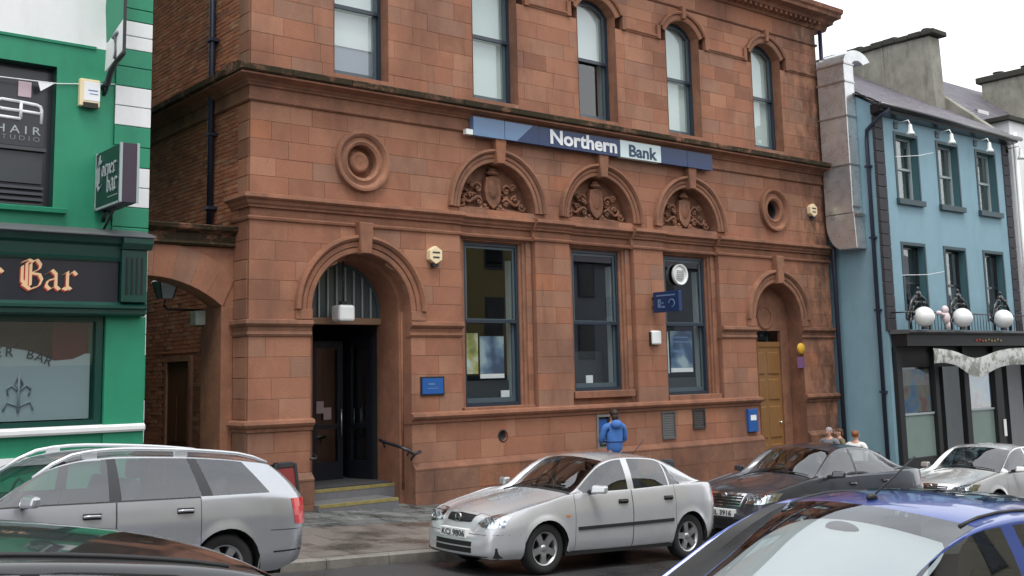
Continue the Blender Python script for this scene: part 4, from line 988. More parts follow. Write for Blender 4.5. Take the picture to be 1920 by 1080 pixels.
go = [[(.2, .6), (.05, .45), (.05, .15), (.2, 0), (.36, .15), (.36, .45), (.2, .6)]]; gn = [[(.04, .56), (.12, .6), (.12, 0)], [(.12, .5), (.3, .6), (.38, .5), (.38, .05)]]
ge = [[(.1, .3), (.34, .42), (.22, .6), (.06, .45), (.06, .15), (.2, 0), (.38, .12)]]; gb2 = [[(.08, 1.0), (.08, .1), (.22, 0), (.38, .15), (.38, .45), (.22, .58), (.1, .45)]]
nibx(tl, gC, (-.05, .28), .42)
for i, gl_ in enumerate((go, gr, gn, ge, gr)): nibx(tl, gl_, (-.30-.115*i, .46), .25)
for i, gl_ in enumerate((gb2, ga, gr)): nibx(tl, gl_, (-.52-.14*i, .20), .28)
tl.build('lettering', M['pale_sash'], pj); MB().box(-.004, 0, -.95, -.55, .12, .135).build('small_print', flat('faint_print', (.25,.3,.3), .6), pj)
MB().tube([(.13, -.1, 0), (.13, .0, -.15)], .03).tube([(.13, -.5, 0), (.13, .0, -.3)], .02).build('bracket', M['dark_steel'], pj)
# upper projecting banner sign
bn = thing('projecting_banner_sign', 'tall green and white banner shaped sign on black bracket at top of green building', 'sign', (5.52, 0, 6.98))
MB().add([(0, -.06, -.02), (0, -.82, .14), (0, -.82, .62), (0, -.18, .42), (0, -.10, .42)] + [(.03, y, z) for y, z in ((-.06, -.02), (-.82, .14), (-.82, .62), (-.18, .42), (-.10, .42))],
         [(0,1,2,3,4), (9,8,7,6,5), (0,5,6,1), (1,6,7,2), (2,7,8,3), (3,8,9,4), (4,9,5,0)]).build('white_panel', M['white'], bn)
MB().add([(0, -.10, .423), (0, -.18, .423), (0, -.82, .623), (0, -.82, 2.2), (0, -.2, 2.2), (0, -.02, 1.0)]+[(.03, y, z) for y, z in ((-.10, .423), (-.18, .423), (-.82, .623), (-.82, 2.2), (-.2, 2.2), (-.02, 1.0))],
         [tuple(range(6)), tuple(range(11, 5, -1))]+[(i, i+6, (i+1) % 6+6, (i+1) % 6) for i in range(6)]).build('green_panel', M['green'], bn)
nl = MB(); nl.tube([(-.012, -.42, .42), (-.012, -.62, .46)], .03, 6).tube([(-.012, -.52, .44), (-.012, -.54, .12), (-.012, -.50, .08)], .026, 6); nl.build('letter', flat('grey_sign_letter', (.25,.27,.29), .6), bn)
MB().box(-.01, .035, -.845, -.825, .1, 2.2).build('edge_strip', M['plastic'], bn)
bk = MB(); bk.tube([(.015, .05, -.28), (.015, -.16, -.22), (.015, -.30, -.06), (.015, -.55, .04), (.015, -.84, .09)], [.05, .05, .045, .04, .03], 8).tube([(.015, .0, -.36), (.015, -.12, -.30), (.015, -.10, -.18), (.015, -.02, -.2)], .03, 7); bk.build('bracket', M['dark_steel'], bn)

# ------------------------------------------------------------------ blue building with balcony
bb = thing('blue_pub_building', 'pale blue rendered three storey building with black shopfront', 'pub building')
FYB = -1.4; XB0, XB1 = 24.2, 31.0
ops = []
wx = (25.60, 27.63, 29.68)
for x in wx: ops += [('rect', x-.50, x+.50, 6.46, 8.13), ('rect', x-.50, x+.50, 3.40, 5.28)]
mb = MB()
for q, _ in clip(XB0+.3, XB1-.3, 3.0, 8.75, ops): mb.prism(q, FYB, FYB+.3)
mb.box(XB1-.3, XB1, FYB+.02, FYB+.35, 3.0, 8.75); mb.build('wall', M['blue_wall'], bb)
gw = MB(); gw.add([(XB0, y, z) for y, z in ((FYB+.02, -2), (8, -2), (8, 9.0), (3.3, 11.75), (FYB+.02, 8.8))]+[(XB0+.3, y, z) for y, z in ((FYB+.02, -2), (8, -2), (8, 9.0), (3.3, 11.75), (FYB+.02, 8.8))], [tuple(range(5)), tuple(range(9, 4, -1))]+[(i, i+5, (i+1) % 5+5, (i+1) % 5) for i in range(5)])
gw.build('gable_wall', M['blue_wall'], bb)
for xx in (XB0-.02, XB1-.36):
    z = 3.1; i = 0
    while z < 8.5:
        MB().box(xx, xx+.37, FYB-.03, FYB+.06, z+.006, z+.294).build('quoin_block', M['quoin'], bb, .01); z += .3; i += 1
for x in wx:
    for z0, z1, low in ((6.46, 8.13, 0), (3.40, 5.28, 1)):
        MB().strip([(x-.494, z0+.006), (x-.494, z1-.006), (x+.494, z1-.006), (x+.494, z0+.006), (x-.494, z0+.006)], FYB-.004, FYB+.24).build('window_reveal', M['teal_paint'], bb)
        MB().box(x-.58, x-.5, FYB-.02, FYB+.02, z0, z1+.08).box(x+.5, x+.56, FYB-.02, FYB+.02, z0, z1+.08).box(x-.5, x+.5, FYB-.02, FYB+.02, z1, z1+.08).build('window_surround', M['slate_paint'], bb)
        if not low: MB().box(x-.62, x+.62, FYB-.10, FYB+.1, z0-.14, z0).build('window_sill', M['slate_paint'], bb)
        w = MB().box(x-.5, x-.43, FYB+.18, FYB+.24, z0, z1).box(x+.43, x+.5, FYB+.18, FYB+.24, z0, z1).box(x-.43, x+.43, FYB+.18, FYB+.24, z1-.07, z1).box(x-.43, x+.43, FYB+.18, FYB+.24, z0, z0+.08).box(x-.43, x+.43, FYB+.17, FYB+.24, (z0+z1)/2-.03, (z0+z1)/2+.03).build('sash_window', M['pale_sash'] if not low else M['black'], bb)
        MB().box(x-.43, x+.43, FYB+.22, FYB+.225, z0+.08, z1-.07).build('pane', M['glass'], w)
        MB().box(x-.43, x+.43, FYB+.33, FYB+.34, z0+(.9 if low else .05), z1).build('blind', M['dark_room'] if low else flat('beige_blind', (.15,.16,.13), .8), w)
rf = MB(); nrow = 24
for r in range(nrow):
    a = r/nrow; b = (r+1)/nrow; y0, y1 = FYB-.28+a*5, FYB-.28+b*5+.03; z0_, z1_ = 8.76+.6*(a*5), 8.76+.6*(b*5+.03)
    x = XB0-.1+(.13 if r % 2 else 0)
    while x < XB1-.5:
        rf.add([(x, y0, z0_+.022), (x+.245, y0, z0_+.022), (x+.245, y1, z1_+.004), (x, y1, z1_+.004), (x, y0, z0_), (x+.245, y0, z0_)], [(0, 1, 2, 3), (4, 5, 1, 0)]); x += .25
rf.build('roof_slate', M['slate'], bb)['kind'] = 'stuff'
MB().add([(XB0-.1, FYB-.25, 8.74), (XB1-.4, FYB-.25, 8.74), (XB1-.4, 3.3, 11.72), (XB0-.1, 3.3, 11.72), (XB0-.1, 8, 9), (XB1, 8, 9)], [(0, 1, 2, 3), (3, 2, 5, 4)]).build('roof', M['slate'], bb)
MB().extr([(FYB-.0, 8.52), (FYB-.26, 8.56), (FYB-.30, 8.62), (FYB-.30, 8.74), (FYB-.0, 8.76)], XB0-.14, XB1+.12).build('eaves_board', M['black'], bb)
gt = MB(); gt.tube([(XB0-.2, FYB-.34, 8.70), (XB1+.2, FYB-.34, 8.66)], .065, 8); gt.build('gutter', M['black'], bb)
MB().tube([(XB0+.15, FYB-.34, 8.64), (XB0-.0, FYB-.2, 8.48), (XB0-.07, FYB+.18, 8.15), (XB0-.07, FYB+.2, 7.9), (XB0-.07, FYB+.2, -1)], .05, 8).build('downpipe', M['pipe'], bb)
for z in (7.2, 5.4, 3.6, 1.6): MB().box(XB0-.13, XB0, FYB+.12, FYB+.28, z, z+.05).build('pipe_clip', M['pipe'], bb)
ch = MB(); ch.add([(x, y, z) for x in (29.8, 30.36) for y, z in ((.0, 9.6), (4.15, 11.2), (4.05, 12.14), (.06, 11.98))], [(0, 1, 2, 3), (7, 6, 5, 4), (0, 4, 5, 1), (1, 5, 6, 2), (2, 6, 7, 3), (3, 7, 4, 0)])
ch_o = ch.build('chimney_stack', M['cement'], bb, .03)
MB().box(29.77, 30.4, 1.62, 1.69, 9.6, 12.0).build('render_joint', M['cement'], ch_o)
cp = MB(); y = -.13
while y < 4.1: cp.box(29.68, 30.48, y, y+.42, 12.00+random.uniform(-.02, .02), 12.17+random.uniform(-.02, .05)); y += .425
cp.build('chimney_cap', M['cap_stone'], ch_o, .03)
for y in (.3, 1.4, 2.6): MB().lathe([(.15, 0), (.13, .07), (.16, .10), (.12, .13), (.0, .13)], (30.08, y, 12.17), 'z', 12).build('chimney_pot', M['cap_stone'], ch_o)
pp = MB(); pp.add([(x, y, z) for x in (30.36, 30.7) for y, z in ((-1.3, 8.8), (.6, 9.9), (.5, 10.6), (-1.3, 9.0))], [(0, 1, 2, 3), (7, 6, 5, 4), (0, 4, 5, 1), (1, 5, 6, 2), (2, 6, 7, 3), (3, 7, 4, 0)]); pp.build('party_parapet', M['cement'], bb, .02)
MB().box(24.5, 30.7, .8, .9, 3, 8.6).box(24.5, 30.7, -1, .8, 5.6, 5.7).box(24.5, 30.7, -1, .8, 3.0, 3.1).build('interior', M['dark_room'], bb)
# shopfront
PZ = 2.72
MB().box(XB0+.12, XB1+.1, FYB-.42, FYB, PZ, 3.02).build('fascia', M['shop_black'], bb); MB().extr([(FYB, 3.02), (FYB-.50, 3.02), (FYB-.56, 3.06), (FYB-.56, 3.11), (FYB, 3.13)], XB0+.05, XB1+.2).build('balcony_slab', M['lead'], bb)
for a, b in ((XB0+.12, 24.55), (26.02, 26.2), (27.45, 27.7), (29.05, 29.45), (30.8, 31.1)): MB().box(a, b, FYB-.1, FYB+.05, -2, PZ).build('shopfront_pilaster', M['shop_black'], bb, .01)
sfb = MB()
sfb.box(XB0+.12, XB1, FYB-.02, FYB+.05, 2.2, PZ).box(24.5, 26.1, FYB-.04, FYB+.02, -1, .0).box(27.7, 29.1, FYB-.04, FYB+.02, -1, -.1)
sfb.build('shopfront_frame', M['shop_black'], bb, .01)
k = N('stained_posters'); v = k.pos(); P['stain'] = k.bsdf(k.ramp(k.noise(1.5, 3, .6, v), [(.36, (.28,.10,.08)), (.46, (.30,.25,.16)), (.54, (.12,.22,.36)), (.66, (.06,.15,.33))]), .5)
for a, b in ((24.57, 26.0), (27.72, 29.03)):
    MB().box(a, b, FYB+.0, FYB+.01, 0.0, 1.05).build('frosted_pane', flat('etched_green_glass', (.20,.28,.25), .35, grain=.3, gs=3) if a < 25 else bpy.data.materials['etched_green_glass'], bb)
    MB().box(a+.05, b-.05, FYB+.02, FYB+.03, 1.1, 2.15).build('poster', P['stain'], bb); MB().box(a, b, FYB-.01, FYB-.005, 1.06, 2.2).build('pane', M['glass'], bb)
    MB().box(a, b, FYB-.03, FYB+.01, 1.03, 1.08).build('rail', M['pale_sash'], bb)
for a in ((26.2, 27.45), (29.4, 30.9)): MB().box(a[0], a[1], FYB+.5, FYB+.55, -1, 2.3).build('doorway', M['shop_black'], bb)
if 1: pass; MB().box(26.95, 26.99, FYB+.44, FYB+.5, -1, 1.5).build('door_edge', M['oak'], bb)
for a in ((26.3, 26.44, FYB+.38, FYB+.39, .1, .55), (29.3, 29.44, FYB-.12, FYB-.11, .3, .75)): MB().box(*a).build('door_notice', M['white'], bb)
gold = flat('dull_gold', (.35,.25,.10), .5)
for i in range(9): MB().ball((27.6+.16*i, FYB-.43, 2.86+.02*math.sin(i*2)), (.06, .01, .035), 8, 5).build('fascia_scroll', gold if i > 2 else M['letter_red'], bb)
def flood(x, label):
    t = thing('flood_light', label, 'flood light', (x, FYB, 8.18), 0, 'white flood lights under the blue eaves')
    MB().lathe([(.035, .14), (.05, .09), (.055, -.01), (.10, -.09), (.11, -.14), (.0, -.12)], (0, -.42, 0), 'z', 14).build('lamp', M['white_plastic'], t); MB().tube([(0, -.42, .14), (0, -.38, .25), (0, 0, .22)], .018).build('arm', M['white_plastic'], t); MB().box(-.08, .08, -.03, 0, .1, .28).build('plate', M['slate_paint'], t)
for x, s in ((25.15, 'white flood light above the left top window of the blue building, nearest the downpipe'), (27.15, 'white flood light left of the middle top window of the blue building'), (29.15, 'white flood light left of the right top window of the blue building'), (30.95, 'white flood light at the far right end of the blue eaves')): flood(x, s)
def globe(x, s):
    t = thing('globe_lamp', s, 'globe lamp', (x, -2.0, 3.12), 0, 'white globe lamps on the balcony')
    MB().ball((0, -.08, .30), .25, 20, 12).build('globe', M['lamp_glass'], t); MB().lathe([(.09, 0), (.09, .04), (.04, .08), (.07, .12), (.0, .12)], (0, -.08, 0), 'z', 12).build('base', M['dark_steel'], t)
for x, s in ((24.72, 'left globe lamp of the black balcony, nearest the blue corner'), (26.52, 'middle globe lamp on the black balcony of the blue building'), (28.62, 'third globe lamp from the left on the black balcony')): globe(x, s)
ir = thing('balcony_ironwork', 'black wrought iron arches and rail along the balcony', 'railing', (XB0, -1.9, 3.12))
for cx in (.62, 2.5, 4.7, 6.7):
    m = MB()
    for R_, w in ((.46, .042), (.33, .026)):
        m.tube([(cx+R_*math.cos(PI*i/14), .0, .30+R_*1.15*math.sin(PI*i/14)) for i in range(15)], w, 6)
    for s in (-1, 1):
        m.tube([(cx+s*.42, 0, 0), (cx+s*.42, 0, .3)], .04, 6); m.tube([(cx+s*.42, 0, .3), (cx+s*.55, 0, .4), (cx+s*.6, 0, .28), (cx+s*.52, 0, .22)], .022, 6)
        for kk in range(5): m.ball((cx+s*(.16+.05*kk), random.uniform(-.05, .05), .78-.13*kk), (.07, .05, .06), 7, 5)
    m.ball((cx, 0, .86), (.12, .07, .1), 8, 6).ball((cx, 0, 1.0), (.05, .04, .06), 8, 5)
    m.build('iron_arch', M['black'], ir)
rl = MB().tube([(.1, 0, .42), (6.9, 0, .42)], .018, 6).tube([(.1, 0, .42), (.1, .45, .42)], .018, 6)
for i in range(46): rl.tube([(.1+.15*i, 0, 0), (.1+.15*i, 0, .42)], .009, 4)
rl.build('rail', M['black'], ir)
fg = tag(MB().ball((26.05-.12, -1.95, 3.62), (.10, .09, .11)).ball((26.05-.1, -1.95, 3.42), (.13, .10, .16)).tube([(25.6, -1.98, 3.52), (25.95, -1.95, 3.48)], .045).ball((25.58, -1.98, 3.53), (.09, .07, .06)).tube([(26.0, -1.95, 3.32), (26.02, -1.95, 3.13)], .07).build('figurine', flat('white_pink_figurine', (.7,.6,.62), .5)), 'small white and pink figurine standing on the balcony between globe lamps', 'figurine')
# draped banner
k = N('white_vinyl_banner'); v = k.pos(); P['banner'] = k.bsdf(k.mix((.58,.60,.58), (.17,.17,.14), k.ramp(k.noise(3.4, 5, .7, v), [(.46, 0.0), (.55, .85)])), .6, bump=k.noise(4, 3, .5, v), bstr=.2)
m = MB(); nb = 28; vs = []
for i in range(nb+1):
    t = i/nb; x = 25.25+4.9*t; sag = .46*math.exp(-((t-.42)/.22)**2)-.03*t
    for j in range(5):
        s = j/4; vs.append((x, -1.95-.02*math.sin(s*PI)-.05*math.sin(t*9), 2.66-.02*t-sag*(.55+.5*s)-s*(.36-.10*math.sin(t*5))))
m.add(vs, [(i*5+j, (i+1)*5+j, (i+1)*5+j+1, i*5+j+1) for i in range(nb) for j in range(4)], True)
tag(m.build('banner', P['banner']), 'sagging white vinyl banner draped under the black pub fascia', 'banner')
# ventilation duct against the gable
du = thing('ventilation_duct', 'tall shiny metal extractor duct with curved cowl beside the blue gable', 'duct', (23.55, 0, 5.2))
dx0, dx1, dy0, dy1 = .42, .63, -.92, -.10
dx0 = .22
secs = [(-.02, .86), (.86, 2.1), (2.1, 3.35), (3.35, 4.25), (4.25, 4.72)]
for z0, z1 in secs[1:]:
    MB().box(dx0, dx1, dy0, dy1, z0+.01, z1-.01).build('duct_section', M['duct'], du, .015); MB().box(dx0-.02, dx1, dy0-.02, dy1+.02, z1-.02, z1+.02).build('flange', M['steel'], du)
m = MB(); pr = []
for i in range(9):
    a = PI/2*i/8; pr.append((dy1-.0+(-.0)-(1-math.cos(a))*.0, 0))
foot = [(dy0, .86), (dy1, .86), (dy1-.02, .55), (dy1-.10, .28), (dy1-.25, .05), (dy1-.42, -.06), (dy0, -.06)]
foot = [(dy0-.02, .86), (dy1, .86), (dy1, .62), (dy1-.03, .42), (dy1-.10, .22), (dy1-.22, .06), (dy1-.36, -.03), (dy0-.05, -.03)]
m.extr(foot, dx0, dx1+.0); m.build('duct_elbow', M['duct'], du, .012)
cow = []; R1 = .86
m = MB(); vs = []
for i in range(11):
    a = PI*.80*i/10
    vs.append((a,))
arc_o = [(dx1-.40+.62-.62*math.cos(PI*.85*i/12)-.0, 4.72+.42*math.sin(PI*.85*i/12)) for i in range(13)]
arc_i = [(dx1-.40+.62-.26*math.cos(PI*.85*i/12), 4.72+.14*math.sin(PI*.85*i/12)) for i in range(13)]
m.extr(arc_o+arc_i[::-1], dy0, dy1, 'y'); m.build('cowl', M['duct'], du, .01)
MB().box(dx0+.0, dx0+.3, dy0-.03, dy0+.0, 1.0, 1.05).box(dx0, dx0+.35, dy0-.10, dy0-.02, .78, .84).build('bracket', M['steel'], du)

# ------------------------------------------------------------------ white building beyond
wbd = thing('white_building', 'white building with pink window frames beyond the blue pub', 'building')
X0 = 31.25
MB().box(X0, 46, FYB, 6, -3, 9.3).build('wall', M['white'], wbd); MB().box(X0-.2, 46, FYB-.12, 6, 9.3, 9.42).build('coping', M['cap_stone'], wbd)
MB().tube([(X0+.02, FYB-.12, 8.9), (X0+.02, FYB-.12, -1)], .07, 8).build('downpipe', M['white_plastic'], wbd)
pk = flat('pink_frame_paint', (.36,.10,.13), .5)
for x in (32.6, 35.2, 37.8):
    for z0, z1 in ((6.6, 8.3), (3.6, 5.4)):
        w = MB().box(x-.55, x-.45, FYB-.04, FYB-.002, z0, z1).box(x+.45, x+.55, FYB-.04, FYB-.002, z0, z1).box(x-.45, x+.45, FYB-.04, FYB-.002, z1-.1, z1).box(x-.65, x+.65, FYB-.1, FYB-.002, z0-.1, z0).build('window', pk, wbd); MB().box(x-.45, x+.45, FYB-.012, FYB-.003, z0, z1-.1).build('pane', M['glass_dark'], w)
MB().box(X0+.2, 44, FYB-.3, FYB-.002, 2.4, 3.1).build('fascia', M['sign_blue'], wbd)
m = MB(); m.add([(31.3, -.75, 9.15), (46, -.75, 9.15), (46, 3.1, 12.2), (31.3, 3.1, 12.2), (31.3, 7.5, 9), (46, 7.5, 9)], [(0, 1, 2, 3), (3, 2, 5, 4)]); m.add([(31.3, -.75, 9.15), (31.3, 3.1, 12.2), (31.3, 7.5, 9)], [(0, 1, 2)]); m.build('roof', M['slate'], wbd)
rs = MB()
for r in range(22):
    t0, t1 = r/22, (r+1)/22; x = 31.25+(.2 if r % 2 else 0)
    while x < 43: rs.add([(x, -.78+3.9*t0, 9.18+3.06*t0), (x+.39, -.78+3.9*t0, 9.18+3.06*t0), (x+.39, -.78+3.9*t1, 9.165+3.06*t1), (x, -.78+3.9*t1, 9.165+3.06*t1)], [(0, 1, 2, 3)]); x += .4
rs.build('roof_slate', M['slate'], wbd)['kind'] = 'stuff'
MB().box(33.2, 33.9, .5, .9, 10.15, 10.3).build('rooflight', M['steel'], wbd)
c2 = MB().box(37.0, 37.9, .35, 2.25, 10.0, 12.08).build('chimney_stack', M['cement'], wbd, .03)
MB().box(36.88, 38.02, .2, 2.4, 12.08, 12.3).build('chimney_cap', M['cap_stone'], c2, .03)
for y in (.8, 1.8): MB().lathe([(.19, 0), (.17, .13), (.2, .17), (.0, .17)], (37.4, y, 12.29), 'z', 12).build('chimney_pot', M['cap_stone'], c2)
fl_ = thing('hanging_basket', 'pink flower basket hanging on the white building', 'flower basket', (31.7, -1.75, 4.9))
m = MB()
for i in range(60):
    a, b = random.uniform(0, 2*PI), random.uniform(-1, 1); r = .28*random.uniform(.7, 1.1)
    m.ball((r*math.cos(a)*math.sqrt(1-b*b), r*math.sin(a)*math.sqrt(1-b*b), r*b), .055, 6, 4)
m.build('blossom', flat('pink_blossom', (.55,.12,.22), .7), fl_)['kind'] = 'stuff'; MB().tube([(0, 0, .25), (0, 0, .6), (0, .35, .7)], .02).build('bracket', M['dark_steel'], fl_)
for y_, (xa, za), (xb, zb_), s in ((-1.75, (24.5, 7.42), (26.3, 7.72), 'upper'), (-1.75, (24.4, 4.45), (26.4, 4.62), 'lower')):
    o = MB().tube([(xa, y_, za), ((xa+xb)/2, y_-.1, (za+zb_)/2-.04), (xb, y_, zb_)], .008, 5).build('wire', M['letter_white']); tag(o, 'thin pale wire strung across the %s left window of the blue building' % s, 'wire')

# ------------------------------------------------------------------ opposite side of the street (seen mirrored in the glass)
def opposite(x0, x1, h, mat, label, name, winmat='navy'):
    t = thing(name, label, 'building'); b = gz((x0+x1)/2)-1.5
    MB().box(x0, x1, -27, -19.6, b, b+h+1.5).build('wall', mat, t)
    m = MB(); m.add([(x0, -19.3, b+h+1.5), (x1, -19.3, b+h+1.5), (x1, -23.3, b+h+4), (x0, -23.3, b+h+4), (x1, -27, b+h+1.5), (x0, -27, b+h+1.5)], [(0, 1, 2, 3), (3, 2, 4, 5), (0, 3, 5), (1, 4, 2)]); m.build('roof', M['slate'], t)
    n = max(1, int((x1-x0)/2.6))
    for i in range(n):
        x = x0+(i+.5)*(x1-x0)/n
        for z in (4.6, 7.4):
            if z+1.6 > h: continue
            w = MB().box(x-.5, x+.5, -19.62, -19.56, b+1.5+z, b+1.5+z+1.6).build('window', M[winmat], t); MB().box(x-.42, x+.42, -19.555, -19.55, b+1.58+z, b+3.02+z).build('pane', M['glass_dark'], w)
    MB().box(x0+.3, x1-.3, -19.6, -19.4, b+1.6, b+4.4).build('shopfront', M['navy'], t)
    return t
opposite(-14, -3, 8.0, M['white'], 'white rendered shop across the street behind the camera', 'opposite_shop')
opposite(-3, 8, 6.5, flat('grey_render', (.4,.4,.38), .8), 'low grey rendered shop across the street, directly behind the viewer', 'opposite_shop')
opposite(8, 17, 7.5, flat('cream_render', (.55,.5,.38), .8), 'cream rendered shop across the street opposite the entrance', 'opposite_shop')
opposite(17, 33, 9.5, flat('ochre_render', (.30,.25,.10), .8), 'tall ochre rendered shop across the street opposite the windows', 'opposite_shop')
opposite(33, 60, 9, flat('slate_blue_render', (.3,.33,.38), .8), 'slate blue rendered building across the street far to the right', 'opposite_shop')

# ------------------------------------------------------------------ cars
def pchip(tab):
    xs = [p[0] for p in tab]; ys = [p[1] for p in tab]; n = len(xs)
    d = [(ys[i+1]-ys[i])/(xs[i+1]-xs[i]) for i in range(n-1)]; m = [0]*n
    m[0], m[-1] = d[0], d[-1]
    for i in range(1, n-1):
        if d[i-1]*d[i] <= 0: m[i] = 0
        else:
            h0, h1 = xs[i]-xs[i-1], xs[i+1]-xs[i]; w1, w2 = 2*h1+h0, h1+2*h0; m[i] = (w1+w2)/(w1/d[i-1]+w2/d[i])
    def f(x):
        if x <= xs[0]: return ys[0]
        if x >= xs[-1]: return ys[-1]
        for i in range(n-1):
            if x <= xs[i+1]: break
        h = xs[i+1]-xs[i]; t = (x-xs[i])/h
        return (2*t**3-3*t*t+1)*ys[i]+(t**3-2*t*t+t)*h*m[i]+(-2*t**3+3*t*t)*ys[i+1]+(t**3-t*t)*h*m[i+1]
    return f
def lin(tab):
    def f(x):
        if x <= tab[0][0]: return tab[0][1]
        for (a, u), (b, v) in zip(tab[:-1], tab[1:]):
            if x <= b: return u+(v-u)*(x-a)/(b-a)
        return tab[-1][1]
    return f
def paint(name, col, metal=.0, rough=.35, flake=True):
    k = N(name); v = k.pos(); c = col
    b = k.n('BsdfPrincipled'); w = k.noise(2.5, 5, .6, v)
    cc = k.mix(col, tuple(q*.8 for q in col), k.ramp(w, [(.45, 0.0), (.7, .35)]))
    k.l(cc, b.inputs['Base Color']); b.inputs['Metallic'].default_value = metal; b.inputs['Roughness'].default_value = rough
    b.inputs['Coat Weight'].default_value = 1; b.inputs['Coat Roughness'].default_value = .04; b.inputs['Coat IOR'].default_value = 1.5
    k.l(b.outputs[0], k.out.inputs['Surface']); return k.m
M['seat'] = flat('grey_seat_cloth', (.05,.052,.058), .9, grain=.2)
M['well'] = flat('dark_wheel_well', (.01,.01,.011), .95)
M['alloy'] = flat('alloy_wheel', (.55,.56,.58), .3, .85, coat=.3)
M['lamp_red'] = flat('red_tail_lamp', (.62,.01,.012), .18, coat=1)
M['lamp_amber'] = flat('amber_lamp', (.6,.2,.02), .2, coat=1)
M['reflector'] = flat('lamp_reflector', (.8,.82,.85), .15, 1)
M['plate'] = flat('white_number_plate', (.72,.74,.73), .4)
M['mesh'] = flat('black_grille', (.008,.008,.009), .5)

